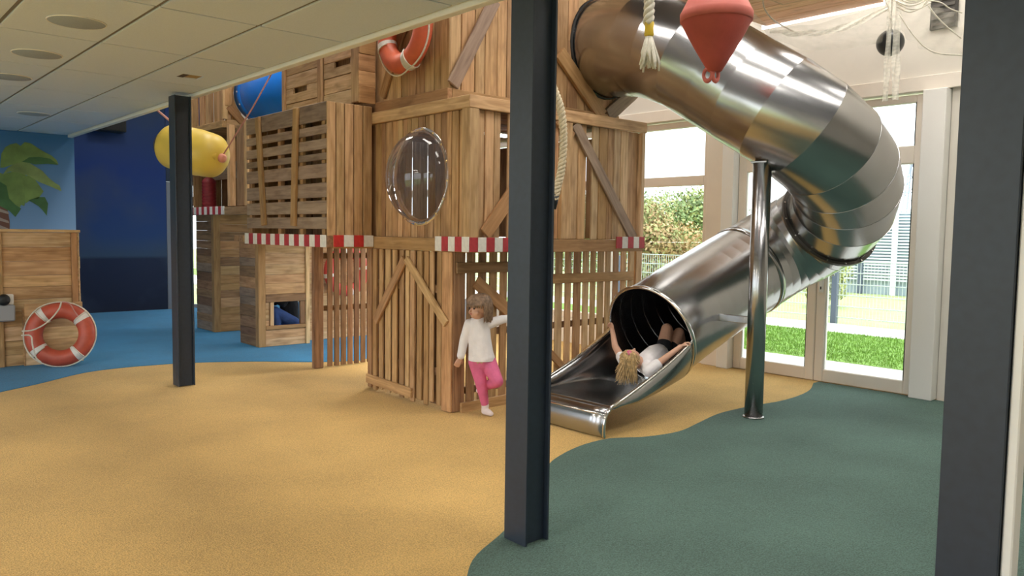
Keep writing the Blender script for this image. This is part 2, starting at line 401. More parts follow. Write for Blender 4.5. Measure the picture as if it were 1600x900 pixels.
gpts += [Vector((FAC - 0.02, gpts[-1].y, 0)), Vector((FAC - 0.02, -4, 0)), Vector((2.0, -4, 0)), Vector((1.75, 0, 0)), Vector((1.7, 1.2, 0))]
carpet_slab('floor', gpts, M_GREEN, 'dark green carpet area with a wavy edge')
bpx = [(-120, 640), (0, 613), (60, 600), (130, 583), (190, 575), (250, 570), (300, 567), (400, 565), (490, 566), (560, 564)]
bpts = cat_rom([G(*p) for p in bpx], 4)
bpts += [Vector((6.2, 8.6, 0)), Vector((7.7, 9.2, 0)), Vector((7.7, 14.98, 0)), Vector((-3.9, 14.98, 0)), Vector((-3.9, bpts[0].y - 0.3, 0))]
carpet_slab('floor', bpts, M_BLUE, 'sea blue carpet area behind the sand coloured floor')

ce = struct(box('ceiling', (-4.0, -4.0, CEIL + 0.006), (2.78, 12.33, CEIL + 0.09), M_GRID, bevel=0.001), 'low suspended tile ceiling')
VL = [0.94 + 0.6 * k - 4.8 for k in range(12)]; VL = [v for v in VL if v < 2.7] + [2.74]
AL = [4.78 - 1.2 * 7 + 1.2 * k for k in range(15)]
AL = [a for a in AL if a < 12.2] + [12.32]
tile_cache = {}
recess_c = G(297, 119, CEIL)
for i in range(len(VL) - 1):
    for j in range(len(AL) - 1):
        v0, v1, a0, a1 = VL[i] + 0.013, VL[i + 1] - 0.013, AL[j] + 0.010, AL[j + 1] - 0.010
        if v1 < -1.3 or a1 < -1.2: continue
        if v0 < recess_c.x < v1 and a0 < recess_c.y < a1:
            h = 0.085; cx, cy = recess_c.x, recess_c.y
            bm = bmesh.new()
            for lo, hi in (((v0, a0), (v1, cy - h)), ((v0, cy + h), (v1, a1)), ((v0, cy - h), (cx - h, cy + h)), ((cx + h, cy - h), (v1, cy + h))):
                mm = Matrix.Translation(((lo[0] + hi[0]) / 2, (lo[1] + hi[1]) / 2, CEIL + 0.001)) @ Matrix.Diagonal((hi[0] - lo[0], hi[1] - lo[1], 0.012, 1))
                bmesh.ops.create_cube(bm, size=1, matrix=mm)
            me = bpy.data.meshes.new('ceiling_tile'); bm.to_mesh(me); bm.free(); me.materials.append(M_TILE)
            o = bpy.data.objects.new('ceiling_tile', me); COL.objects.link(o); setp(o, ce, Matrix.Identity(4))
            continue
        d = (round(v1 - v0, 3), round(a1 - a0, 3)); mw = Matrix.Translation(((v0 + v1) / 2, (a0 + a1) / 2, CEIL + 0.001))
        if d not in tile_cache:
            V, Fs = cham(d[0], d[1], 0.012, 0.002); o = mkmesh('ceiling_tile', V, Fs, M_TILE, ce, mw); tile_cache[d] = o.data
        else:
            o = bpy.data.objects.new('ceiling_tile', tile_cache[d]); COL.objects.link(o); setp(o, ce, mw)
# small square recess in one tile
t = thing('ceiling_recess', (recess_c.x, recess_c.y, CEIL), 'small square hole in a ceiling tile with a yellow inner rim', 'recess')
rc = recess_c
box('back_plate', (rc.x - .085, rc.y - .085, CEIL + .0025), (rc.x + .085, rc.y + .085, CEIL + .0055), mat('recess_yellow', (.38, .27, .12), .8), t, bevel=.0005)
box('side_plate', (rc.x - .084, rc.y - .084, CEIL - .004), (rc.x - .03, rc.y + .084, CEIL + .0022), mat('recess_dark', (.07, .05, .045), .8), t, bevel=.0005)
for k, (px, py) in enumerate([(120, 33), (58, 83), (15, 119), (53, 177)]):
    p = G(px, py, CEIL)
    t = thing('ceiling_speaker', (p.x, p.y, CEIL - 0.012), ['third round loudspeaker grille of the ceiling row counted from the palm mural', 'second round loudspeaker grille of the ceiling row counted from the palm mural', 'first round loudspeaker grille of the ceiling row counted from the palm mural', 'single round loudspeaker grille set off the row close to the palm mural'][k], 'speaker', 'ceiling loudspeakers')
    lathe('grille', [(0.155, CEIL - 0.012), (0.16, CEIL - 0.009), (0.16, CEIL - 0.0055)], Matrix.Translation((p.x, p.y, 0)), M_GRILLE, t, 36)
    tube('rim', [(p.x + .162 * math.cos(2 * PI * q / 32), p.y + .162 * math.sin(2 * PI * q / 32), CEIL - .0075) for q in range(32)], .004, M_TRIM, t, 5, True)
struct(box('trim_1', (2.742, 0.7, CEIL - 0.035), (2.80, 12.33, CEIL + 0.12), M_TRIM, bevel=0.004), 'pale fascia strip along the edge of the low ceiling')
struct(box('wall_bulkhead', (2.785, -4.0, CEIL + 0.122), (2.95, 15.0, 5.0), M_HALLCEIL, bevel=0.002), 'wall above the low ceiling edge')
struct(box('ceiling', (2.955, -4.0, 5.0), (7.95, 15.2, 5.15), M_HALLCEIL, bevel=0.002), 'high hall ceiling')
struct(box('wall_left', (-4.0, 12.335, 0.0), (2.82, 12.5, 3.0), M_MURSKY, bevel=0.002), 'light blue wall painted with a palm tree')
WALL_L = bpy.data.objects['wall_left']
struct(box('wall_side', (2.66, 12.505, 0.0), (2.80, 15.0, 5.0), M_MURNIGHT, bevel=0.002), 'dark blue return wall')
struct(box('wall_back', (2.66, 15.005, 0.0), (4.92, 15.2, 5.0), M_MURNIGHT, bevel=0.002), 'dark blue wall painted as a night sky over the sea')
struct(box('wall_back', (5.75, 15.005, 0.0), (7.95, 15.2, 5.0), M_WALL, bevel=0.002), 'plain wall behind the play towers')
struct(box('wall_back', (4.925, 15.005, 2.35), (5.745, 15.2, 5.0), M_MURNIGHT, bevel=0.002), 'wall above the far glass door')
# wall behind the viewer with wide windows
for k, (a0, a1) in enumerate([(-4.2, -3.2), (-0.6, 0.6), (3.2, 4.4), (7.0, 8.2), (10.8, 12.33)]):
    struct(box('wall_window_side', (-4.2, a0, 0.0), (-4.0, a1, CEIL), M_WALL, bevel=0.002), 'wall pier between wide windows')
struct(box('wall_window_side', (-4.2, -4.2, CEIL + 0.001), (-4.001, 12.33, CEIL + 0.25), M_WALL, bevel=0.002), 'lintel over the wide windows')
struct(box('wall_front', (-3.995, -4.2, 0.0), (7.95, -4.001, 5.0), M_WALL, bevel=0.002), 'end wall')

# mural palm on the light blue wall: flat paint
def mural_shape(name, px, m, lift):
    pts = [PA(x, y, 12.335) for x, y in px]; pts = [(p.x, p.z) for p in pts]
    return prism(name, pts, 'y', 12.335 - lift, 12.335 - lift + 0.0015, m, WALL_L, 'x')
mural_shape('painted_trunk', [(-20, 310), (0, 320), (12, 328), (15, 345), (15, 362), (-20, 366)], M_TRUNKP, 0.002)
for y in (329, 343, 355): mural_shape('painted_trunk_ring', [(-20, y - 10), (0, y - 3), (13, y + 2), (14.5, y + 6), (0, y + 2), (-20, y - 5)], M_TRUNKP2, 0.004)
mural_shape('painted_leaf', [(0, 290), (-20, 285), (-20, 262), (5, 272), (20, 268), (40, 272), (42, 300), (38, 322), (33, 320), (24, 339), (15, 328), (0, 318), (-20, 312)], M_PALM[0], 0.004)
mural_shape('painted_leaf', [(0, 322), (-20, 318), (-20, 290), (0, 284), (10, 290), (14, 310), (24, 320), (33, 326), (24, 339), (15, 330)], M_PALM[1], 0.006)
mural_shape('painted_leaf', [(34, 275), (50, 274), (60, 288), (68, 299), (60, 310), (48, 312), (40, 318), (38, 300)], M_PALM[0], 0.006)
mural_shape('painted_leaf', [(44, 313), (60, 308), (70, 308), (75, 318), (73, 337), (66, 328), (60, 322), (50, 316)], M_PALM[1], 0.006)
mural_shape('painted_leaf', [(3, 274), (12, 262), (20, 257), (35, 252), (45, 254), (58, 262), (66, 267), (76, 278), (86, 286), (93, 290), (96, 299), (80, 292), (60, 284), (45, 275), (30, 270), (15, 268)], M_PALM[2], 0.008)
mural_shape('painted_leaf', [(0, 262), (2, 240), (8, 230), (15, 226), (25, 223.5), (32, 228), (38, 222), (48, 224), (60, 232), (70, 238), (80, 243), (88, 250), (91, 257), (78, 250), (60, 245), (45, 247), (35, 253), (20, 257), (6, 262)], M_PALM[0], 0.010)
mural_shape('painted_leaf', [(34, 253), (45, 246), (60, 245), (78, 248), (91, 257.5), (75, 256), (55, 257), (42, 254)], M_PALM[1], 0.012)

# far glass door
def glazed(name, axis, fixed, lo, hi, z0, z1, bars, fw=0.07, depth=0.08, label=None, m=M_FRAME, handle=None):
    """glazed unit in plane; bars = list of z heights of transoms"""
    def bx(n, u0, u1, za, zb, mm, d0=0.0, d1=depth, bev=0.006):
        if axis == 'x': return box(n, (fixed + d0, u0, za), (fixed + d1, u1, zb), mm, e, 'z' if (zb - za) > (u1 - u0) else 'y', bev)
        return box(n, (u0, fixed + d0, za), (u1, fixed + d1, zb), mm, e, 'z' if (zb - za) > (u1 - u0) else 'x', bev)
    e = bpy.data.objects.new(name, None); COL.objects.link(e)
    setp(e, None, Matrix.Translation((fixed, (lo + hi) / 2, z0) if axis == 'x' else ((lo + hi) / 2, fixed, z0))); struct(e, label)
    bx('frame_stile', lo, lo + fw, z0, z1, m); bx('frame_stile', hi - fw, hi, z0, z1, m)
    zs = [z0] + bars + [z1]
    bx('frame_rail', lo + fw, hi - fw, z0, z0 + fw * 1.3, m); bx('frame_rail', lo + fw, hi - fw, z1 - fw, z1, m)
    for b_ in bars: bx('transom', lo + fw, hi - fw, b_ - fw * 0.8, b_ + fw * 0.8, m)
    for i in range(len(zs) - 1):
        za = zs[i] + (fw * 1.3 if i == 0 else fw * 0.8); zb = zs[i + 1] - (fw if i == len(zs) - 2 else fw * 0.8)
        bx('pane', lo + fw, hi - fw, za, zb, M_GLASS, depth * 0.45, depth * 0.55, 0.0005)
    return e
M_GREYFRAME = mat('grey_frame', (0.16, 0.18, 0.22), 0.5)
glazed('door_3', 'y', 15.03, 4.93, 5.34, 0.0, 2.34, [], 0.08, 0.08, 'tall grey framed glass door in the far wall', M_GREYFRAME)
glazed('door_3', 'y', 15.03, 5.34, 5.745, 0.0, 2.34, [], 0.05, 0.08, 'tall grey framed side light beside the far glass door', M_GREYFRAME)

# ------------------------------------------------------------------ glazed facade on the right
def ya(px, py=400, v=FAC): return PV(px, py, v).y
a_dl, a_dm, a_dr, a_pil = ya(1150), ya(1278), ya(1437), ya(1474)
TOP = 2.84
struct(box('wall_right', (FAC, -4.2, 3.0), (FAC + 0.25, 15.2, 5.0), M_WALL, 'z' and None, 'y', 0.002), 'plain beige wall above the glazed doors')
struct(box('trim_2', (FAC - 0.05, 2.6, TOP + 0.02), (FAC + 0.2, 15.0, 2.995), M_FRAME, None, 'y', 0.004), 'cream blind box over the glazed doors')
struct(box('wall_right', (FAC - 0.12, a_pil, 0.006), (FAC + 0.2, a_dr - 0.002, TOP + 0.015), M_TRIM, None, 'z', 0.006), 'pale pilaster beside the glazed doors')
struct(box('wall_right', (FAC, -4.2, 0.0), (FAC + 0.25, a_pil - 0.004, 2.995), M_WALL, None, 'y', 0.002), 'beige wall right of the pilaster')
def door_leaf(name, lo, hi, label, handle_side):
    e = bpy.data.objects.new(name, None); COL.objects.link(e); setp(e, None, Matrix.Translation((FAC, (lo + hi) / 2, 0.005))); struct(e, label)
    f = 0.095; z0, z1, z2 = 0.005, 2.20, TOP
    for u0, u1 in ((lo, lo + f), (hi - f, hi)): box('frame_stile', (FAC, u0, z0), (FAC + .08, u1, z2), M_FRAME, e, 'z', .008)
    for za, zb in ((z0, z0 + .13), (z1, z1 + .17), (z2 - .07, z2)): box('frame_rail', (FAC + .001, lo + f, za), (FAC + .079, hi - f, zb), M_FRAME, e, 'y', .008)
    for za, zb in ((z0 + .13, z1), (z1 + .17, z2 - .07)):
        box('pane', (FAC + .035, lo + f, za), (FAC + .045, hi - f, zb), M_GLASS, e, 'y', .0005)
        for u in (lo + f, hi - f - .012): box('glazing_bead', (FAC + .012, u, za), (FAC + .034, u + .012, zb), M_RUBBER if u == lo + f else M_WHITE, e, 'z', .002)
    if handle_side:
        y = hi - f / 2; h = box('handle_plate', (FAC - .012, y - .022, .93), (FAC - .001, y + .022, 1.17), M_WHITE, e, 'z', .004)
        tube('handle_lever', [(FAC - .012, y, 1.12), (FAC - .055, y, 1.12), (FAC - .062, y - .02, 1.12), (FAC - .062, y - .16, 1.12)], .011, M_WHITE, h, 10)
        box('keyhole', (FAC - .015, y - .006, .96), (FAC - .011, y + .006, .99), M_BLACK, h, 'z', .002)
    return e
door_leaf('door_1', a_dm + 0.004, a_dl, 'cream framed glass door leaf beside the white corner post', False)
door_leaf('door_2', a_dr, a_dm - 0.004, 'cream framed glass door leaf with white lever handle', True)
a_w1 = ya(1104); a_post = ya(1131)
struct(box('wall_right', (FAC - 0.05, a_post, 0.0), (FAC + 0.2, a_w1 - 0.002, TOP + 0.015), M_FRAME, None, 'z', 0.006), 'warm cream wall post between window and doors')
struct(box('trim_3', (FAC - 0.10, a_dl + 0.004, 0.0), (FAC + 0.1, a_post - 0.004, TOP + 0.015), M_WHITE, None, 'z', 0.006), 'white corner post beside the glazed doors')
a = a_w1; k = 1
struct(box('wall_right', (FAC, a_w1, 0.0), (FAC + 0.2, 15.0, 0.34), M_FRAME, None, 'y', 0.004), 'low wall under the windows')
while a < 14.6:
    b_ = min(a + 1.55, 15.0)
    glazed('window_%d' % k, 'x', FAC, a, b_ - 0.002, 0.342, TOP, [2.14], 0.07, 0.1, 'cream framed window with a transom' if k > 1 else 'cream framed window behind the steel slide looking onto trees'); a = b_; k += 1

# ------------------------------------------------------------------ steel columns (H sections)
def h_column(x0, y0, label, h=CEIL - 0.04, w=0.155, d=0.155, t=0.012):
    e = thing('steel_column', (x0 + d / 2, y0 + w / 2, 0), label, 'column', 'dark steel columns along the ceiling edge')
    z0 = 0.0055
    box('flange', (x0, y0, z0), (x0 + t, y0 + w, h), M_COLUMN, e, 'z', .002)
    box('flange', (x0 + d - t, y0, z0), (x0 + d, y0 + w, h), M_COLUMN, e, 'z', .002)
    box('web', (x0 + t, y0 + w / 2 - .05, z0), (x0 + d - t, y0 + w / 2 - .04, h), M_COLUMN, e, 'z', .001)
    box('base_plate', (x0 + t + .002, y0 + .045, z0), (x0 + d - t - .002, y0 + w - .01, z0 + .012), M_COLUMN, e, 'x', .002)
    return e
c = G(822, 857); h_column(c.x - 0.005, c.y, 'dark navy steel column standing on the edge of the green carpet')
c = G(279, 605); h_column(c.x - 0.005, c.y - 0.02, 'dark navy steel column in front of the yellow buoy')
xr = c.x
cl = PV(1460, 900, 2.52); cr = PV(1558, 900, 2.52)
h_column(2.52, cr.y, 'dark navy steel column beside the pale partition wall', w=cl.y - cr.y)
struct(box('trim_4', (2.535, cr.y - 0.03, 0.006), (2.60, cr.y - 0.002, CEIL - .02), M_WHITE, None, 'z', .004), 'white door frame strip beside the steel column')
struct(box('wall_partition', (2.66, -4.0, 0.006), (2.775, cr.y - 0.05, CEIL), M_WALL, None, 'y', .004), 'pale partition wall at the room entrance')

# ------------------------------------------------------------------ LED lamps in both ceilings
def led(x, y, z, w, d, label, grp):
    t = thing('ceiling_light', (x, y, z), label, 'ceiling light', grp)
    box('frame', (x - w / 2 - .02, y - d / 2 - .02, z - .03), (x + w / 2 + .02, y + d / 2 + .02, z - .001), M_WHITE, t, 'x', .004)
    box('diffuser', (x - w / 2, y - d / 2, z - .036), (x + w / 2, y + d / 2, z - .0305), M_LAMP, t, 'x', .001)
for x in (3.6, 5.2, 6.9):
    for y in (0.5, 3.0, 5.6, 8.6, 12.0):
        if x == 5.2 and y in (5.6, 12.0): continue
        led(x, y, 5.0, 0.6, 1.2, 'rectangular white LED panel lamp in the high hall ceiling', 'hall ceiling lamps')
for x in (-2.6, -0.45):
    for y in (-1.2, 2.4, 6.0):
        led(x, y, CEIL - 0.006, 0.5, 1.0, 'white LED panel lamp in the low tile ceiling', 'low ceiling lamps')

# ------------------------------------------------------------------ timber building helpers
def pick(ms): return W[random.choice(ms)]
def fbox(name, axis, f0, f1, u0, u1, z0, z1, m, parent, grain=None, bevel=.004):
    """box on a face: axis 'x' -> face plane x, u is y; axis 'y' -> face plane y, u is x"""
    if grain is None: grain = 'z' if (z1 - z0) > (u1 - u0) else ('y' if axis == 'x' else 'x')
    if axis == 'x': return box(name, (f0, u0, z0), (f1, u1, z1), m, parent, grain, bevel)
    return box(name, (u0, f0, z0), (u1, f1, z1), m, parent, grain, bevel)
def planks_v(parent, axis, fixed, lo, hi, z0, z1, ms, w=(0.085, 0.14), gap=0.008, thick=0.022, jit=0.015, hole=None, recess=None, name='plank', ragged=0.0):
    """row of upright planks, outer face at 'fixed', running inward (+); hole=(cu, cz, r) is cut out"""
    u = lo
    while u < hi - 0.02:
        ww = random.uniform(*w)
        if hi - (u + ww) < w[0] * 0.6: ww = hi - u
        u1 = min(u + ww, hi); j = random.uniform(0, jit); f0 = fixed + j; f1 = f0 + thick
        m = pick(ms); za, zb = z0 + random.uniform(0, ragged), z1
        if hole and u1 > hole[0] - hole[2] and u < hole[0] + hole[2]:
            cu, cz, rr = hole; N = 6
            us = [u + (u1 - gap - u) * q / N for q in range(N + 1)]
            dz = [math.sqrt(max(0, rr * rr - (q - cu) ** 2)) for q in us]
            up = [(q, min(zb - .01, cz + d)) for q, d in zip(us, dz)]
            dn = [(q, max(za + .01, cz - d)) for q, d in zip(us, dz)]
            if min(zb - p[1] for p in up) > 0.02: prism(name, up + [(us[-1], zb), (us[0], zb)], axis, f0, f1, m, parent)
            if min(p[1] - za for p in dn) > 0.02: prism(name, [(us[0], za), (us[-1], za)] + dn[::-1], axis, f0, f1, m, parent)
        else:
            fbox(name, axis, f0, f1, u, u1 - gap, za, zb, m, parent, 'z')
        u = u1
def planks_h(parent, axis, fixed, lo, hi, z0, z1, ms, w=(0.08, 0.13), gap=0.0012, thick=0.022, jit=0.006, name='plank', hole=None):
    z = z0
    while z < z1 - 0.02:
        ww = random.uniform(*w)
        if z1 - (z + ww) < w[0] * 0.6: ww = z1 - z
        zz = min(z + ww, z1); j = random.uniform(0, jit); m = pick(ms)
        segs = [(lo, hi)]
        if hole and zz > hole[2] + .01 and z < hole[3] - .01: segs = [(lo, hole[0]), (hole[1], hi)]
        for s0, s1 in segs:
            if s1 - s0 > 0.015: fbox(name, axis, fixed + j, fixed + j + thick, s0, s1, z, zz - gap, m, parent, 'y' if axis == 'x' else 'x')
        z = zz
def part(name, parent, loc):
    o = bpy.data.objects.new(name, None); o.empty_display_size = 0.1; COL.objects.link(o); setp(o, parent, Matrix.Translation(loc)); return o
def stripes(parent, axis, face, u0, u1, z0, z1, n, red=None, first_white=True, th=0.012):
    """painted warning board: face is the outer face, alternating blocks"""
    p = part('warning_board', parent, (face, (u0 + u1) / 2, z0) if axis == 'x' else ((u0 + u1) / 2, face, z0))
    for i in range(n):
        a0 = u0 + (u1 - u0) * i / n; a1 = u0 + (u1 - u0) * (i + 1) / n
        wht = (i % 2 == 0) == first_white
        fbox('stripe', axis, face - th, face - .0005, a0 + .001, a1 - .001, z0, z1, M_WPAINT if wht else (red or M_RED), p, None, .003)
def brace(parent, axis, face, p, q, width, m, th=0.024, name='brace'):
    off = face - th / 2 - .0008
    if axis == 'x': bar(name, (off, p[0], p[1]), (off, q[0], q[1]), width, th, (-1, 0, 0), m, parent)
    else: bar(name, (p[0], off, p[1]), (q[0], off, q[1]), width, th, (0, -1, 0), m, parent)
def yz(px, py, v): p = PV(px, py, v); return (p.y, p.z)
def xz(px, py, a): p = PA(px, py, a); return (p.x, p.z)

# ------------------------------------------------------------------ main play tower
c0 = G(705, 645)
TX, TY = c0.x, c0.y                       # near corner of the ground storey
TYL = G(578, 605).y                       # far end of its left face
DZ0, DZ1 = 1.335, 1.445                   # deck edge beam
OV = PV(733, 300, TX - 0.03).y            # overhanging second storey, right face
OVX = TX - 0.03
TXR = PA(1007, 300, OV).x
TXL = PA(1004, 430, TY).x
Z2T = PV(735, 147, OVX).z
TYB = 7.70
tower = thing('play_tower', (TX, TY, 0), 'tall wooden play tower with round bubble window beside the steel slide', 'play tower')
s1 = part('ground_storey', tower, (TX, TY, 0)); s2 = part('window_storey', tower, (TX, TY, DZ1)); s3 = part('top_storey', tower, (TX, TY, Z2T))
# ground storey, left face: double layer of uneven slats
pp = 0.005
box('corner_post', (TX + .005, TY + .005, pp), (TX + .085, TY + .085, DZ0 - .002), W['brown'], s1, 'z')
box('corner_post', (TX + .03, TYL - .08, pp), (TX + .11, TYL, DZ0 - .002), W['brown'], s1, 'z')
box('corner_post', (TXL - .09, TY + .01, pp), (TXL, TY + .10, DZ0 - .002), W['gold'], s1, 'z')
fbox('slat', 'x', TX - .022, TX, TY - .012, TY + .115, pp, DZ0 - .002, W['warm'], s1)
u = TY + 0.135
while u < TYL - 0.03:
    w_ = random.uniform(.05, .085)
    fbox('slat', 'x', TX - random.uniform(.012, .022), TX + .002, u, min(u + w_, TYL), pp + random.uniform(0, .05), DZ0 - .002, pick(['warm', 'gold', 'warm', 'beam']), s1)
    u += w_ + random.uniform(.022, .05)
u = TY + 0.11
while u < TYL - 0.09:
    fbox('slat', 'x', TX + .03, TX + .05, u, u + .095, pp + .02, DZ0 - .002, W['brown'], s1); u += .135
for z in (.28, .98): fbox('rail', 'x', TX + .006, TX + .028, TY + .09, TYL - .085, z, z + .07, W['brown'], s1)
fv = TX - .022
brace(s1, 'x', fv, yz(588, 502, fv), yz(634, 404, fv), .085, W['warm'])
brace(s1, 'x', fv, yz(636, 404, fv), yz(699, 506, fv), .075, W['gold'])
brace(s1, 'x', fv, yz(575, 590, fv), yz(645, 614, fv), .085, W['warm'], name='kick_board')
# ground storey, right face: spaced slats, rails, braces
fbox('slat', 'y', TY - .022, TY, TX + .0005, TX + .12, pp, DZ0 - .002, W['brown'], s1)
u = TX + .145
while u < TXL - .03:
    w_ = random.uniform(.065, .095)
    u1 = min(u + w_, TXL)
    fbox('slat', 'y', TY - random.uniform(.014, .022), TY + .001, u, u1, pp + random.uniform(.0, .03), DZ0 - .002, pick(['warm', 'gold', 'brown', 'warm'] if u < 5.1 else ['gold', 'pale', 'gold', 'warm']), s1)
    u += w_ + random.uniform(.028, .05)
for z in (.14, .62): fbox('rail', 'y', TY + .003, TY + .024, TX + .09, TXL - .1, z, z + .06, W['brown'], s1)
fa = TY - .022
zz = xz(740, 418, fa)[1]
fbox('cross_board', 'y', fa - .022, fa - .0005, xz(712, 420, fa)[0], xz(810, 420, fa)[0], zz - .045, zz + .045, W['brown'], s1)
zz = xz(930, 432, fa)[1]
fbox('cross_board', 'y', fa - .022, fa - .0005, xz(855, 432, fa)[0], xz(988, 432, fa)[0], zz - .05, zz + .04, W['beam'], s1)
brace(s1, 'y', fa, xz(742, 440, fa), xz(815, 505, fa), .11, W['beam'])
brace(s1, 'y', fa, xz(985, 490, fa), xz(868, 592, fa), .085, W['gold'])
brace(s1, 'y', fa, xz(852, 545, fa), xz(885, 580, fa), .07, W['beam'])
brace(s1, 'y', fa, xz(718, 638, fa), xz(800, 622, fa), .095, W['warm'], name='kick_board')
# deck
deck = part('deck', tower, (TX, TY, DZ0))
y = OV + .03
while y < TYB - .02:
    box('deck_board', (OVX + .03, y, DZ1 - .03), (TXR - .03, min(y + .135, TYB), DZ1 - .004), pick(['beam', 'brown']), deck, 'x'); y += .142
fbox('edge_beam', 'x', OVX, OVX + .028, OV + .03, TYL + .02, DZ0, DZ1, W['beam'], deck)
fbox('edge_beam', 'y', OV, OV + .028, OVX, TXR, DZ0, DZ1, W['beam'], deck)
pa, pb = xz(738, 383, OV)[0], xz(792, 383, OV)[0]
la = yz(681, 383, OVX)[0]
stripes(deck, 'x', OVX, OV - .012, la, DZ0 + .005, DZ1 + .015, 5, M_RED)
stripes(deck, 'y', OV, OVX + .001, xz(797, 383, OV)[0], DZ0 + .005, DZ1 + .012, 5, M_RED, False)
stripes(deck, 'y', OV, xz(962, 384, OV)[0], TXR + .01, DZ0 + .03, DZ1 + .03, 5, M_RED, False)
# second storey, left face with bubble window
z0, z1 = DZ1 + .002, Z2T
dm = PV(652, 276, OVX); DR = 0.385
planks_v(s2, 'x', OVX + .03, OV + .10, TYL - .05, z0, z1 - .1, ['warm', 'gold', 'warm', 'warm', 'beam'], (.06, .105), hole=(dm.y, dm.z, DR - .02))
box('corner_post', (OVX, OV, z0), (OVX + .10, OV + .10, z1), W['gold'], s2, 'z')
fbox('post', 'x', OVX + .004, OVX + .05, TYL - .06, TYL + .02, z0, z1 - .105, W['warm'], s2)
fbox('top_beam', 'x', OVX - .006, OVX + .028, OV + .0, TYL + .03, z1 - .1, z1, W['gold'], s2)
fbox('top_beam', 'y', OV - .006, OV + .028, OVX - .006, TXR + .01, z1 - .1, z1, W['gold'], s2)
ring = [(OVX + .026, dm.y + (DR + .02) * math.cos(2 * PI * k / 40), dm.z + (DR + .02) * math.sin(2 * PI * k / 40)) for k in range(40)]
bub = part('bubble_window', tower, (OVX + .02, dm.y, dm.z))
mwd = axis_mat((OVX + .026, dm.y, dm.z), (-1, 0, 0))
prof = [(DR * math.cos(R(t_)), 0.004 + DR * .62 * math.sin(R(t_))) for t_ in range(0, 90, 5)] + [(0.002, 0.004 + DR * .62)]
lathe('dome', prof, mwd, M_DOME, bub, 48, cap=False)
lathe('flange', [(DR - .006, 0.0), (DR - .006, .010), (DR + .032, .008), (DR + .034, 0.0)], mwd, M_DOME, bub, 48, cap=False)
for k in range(16):
    a_ = 2 * PI * (k + .3) / 16
    lathe('screw', [(.010, .008), (.010, .014), (.006, .017)], axis_mat((OVX + .026, dm.y + (DR + .02) * math.cos(a_), dm.z + (DR + .02) * math.sin(a_)), (-1, 0, 0)), M_BRASS, bub, 8)
# second storey, right face
f2 = OV + .03
def xs(px, py=300): return xz(px, py, f2)[0]
planks_v(s2, 'y', f2, OVX + .102, xs(784), z0, z1 - .1, ['gold', 'warm', 'gold'], (.075, .1))
fbox('plank', 'y', f2, f2 + .02, xs(793), xs(803), z0, z1 - .1, W['gold'], s2)
planks_v(s2, 'y', f2, xs(803), xs(874), z0, z1 - .1, ['warm', 'gold'], (.08, .12))
fbox('post', 'y', OV + .002, OV + .05, xs(874), xs(890), z0, z1 - .1, W['gold'], s2)
planks_v(s2, 'y', f2, xs(891), xs(917), z0, z1 - .1, ['gold', 'warm'], (.08, .12))
planks_v(s2, 'y', f2, xs(926), xs(998), z0, z1 - .1, ['warm', 'gold', 'pale', 'beam'], (.08, .12))
fbox('post', 'y', OV, OV + .08, xs(998), TXR, z0, z1 - .1, W['pale'], s2)
brace(s2, 'y', f2, xz(756, 366, f2), xz(806, 292, f2), .125, W['beam'])
brace(s2, 'y', f2, xz(897, 194, f2), xz(988, 372, f2), .105, W['grey'])
brace(s2, 'y', f2, xz(868, 185, f2), xz(893, 215, f2), .09, W['beam'])
# closing walls of second storey (back, right end) and ceiling boards
planks_v(s2, 'y', TYB - .03, OVX + .05, TXR - .03, z0, z1, ['grey', 'beam'], (.1, .16))
planks_v(s2, 'x', TXR - .03, OV + .09, TYB - .04, z0, z1 - .1, ['brown', 'beam'], (.1, .16))
y = OV + .04
while y < TYB - .05:
    box('roof_board', (OVX + .032, y, z1 - .035), (TXR - .035, y + .14, z1 - .005), pick(['brown', 'beam']), s2, 'x'); y += .145
lt = part('cabin_lamp', tower, (4.9, 6.3, Z2T - .06))
box('lamp_housing', (4.6, 6.2, Z2T - .06), (5.6, 6.4, Z2T - .037), M_WHITE, lt, 'x')
box('lamp_diffuser', (4.62, 6.22, Z2T - .068), (5.58, 6.38, Z2T - .0605), mat('cabin_led', (.9, .9, .9), .5, emit=((1, .95, .88), 11.0)), lt, 'x')
# third storey
T3X, T3Y = TX + .05, PV(701, 60, TX + .05).y
Z3 = 4.55
hc = PA(945, 77, T3Y); HR = 0.475
T3R = TXR + .02
z0 = Z2T + .002; zb = z0 + .10
fbox('base_beam', 'x', T3X - .03, T3X + .02, T3Y - .03, TYL + .05, z0, zb, W['beam'], s3)
fbox('base_beam', 'y', T3Y - .03, T3Y + .02, T3X + .021, T3R, z0, zb, W['beam'], s3)
planks_v(s3, 'x', T3X, T3Y, TYL + .05, zb + .001, Z3, ['warm', 'gold', 'warm'], (.09, .13))
planks_v(s3, 'y', T3Y, T3X + .024, T3R, zb + .001, Z3, ['warm', 'gold', 'gold', 'warm'], (.10, .15), hole=(hc.x, hc.z, HR + .01))
planks_v(s3, 'y', TYB - .03, T3X + .03, T3R, zb, Z3, ['brown'], (.14, .2))
planks_v(s3, 'x', T3R - .03, T3Y + .04, TYB - .04, zb, Z3, ['brown'], (.14, .2))
brace(s3, 'x', T3X, yz(599, 152, T3X), yz(640, 15, T3X), .10, W['beam'])
brace(s3, 'y', T3Y, xz(706, 133, T3Y), xz(772, 0, T3Y), .12, W['grey'])
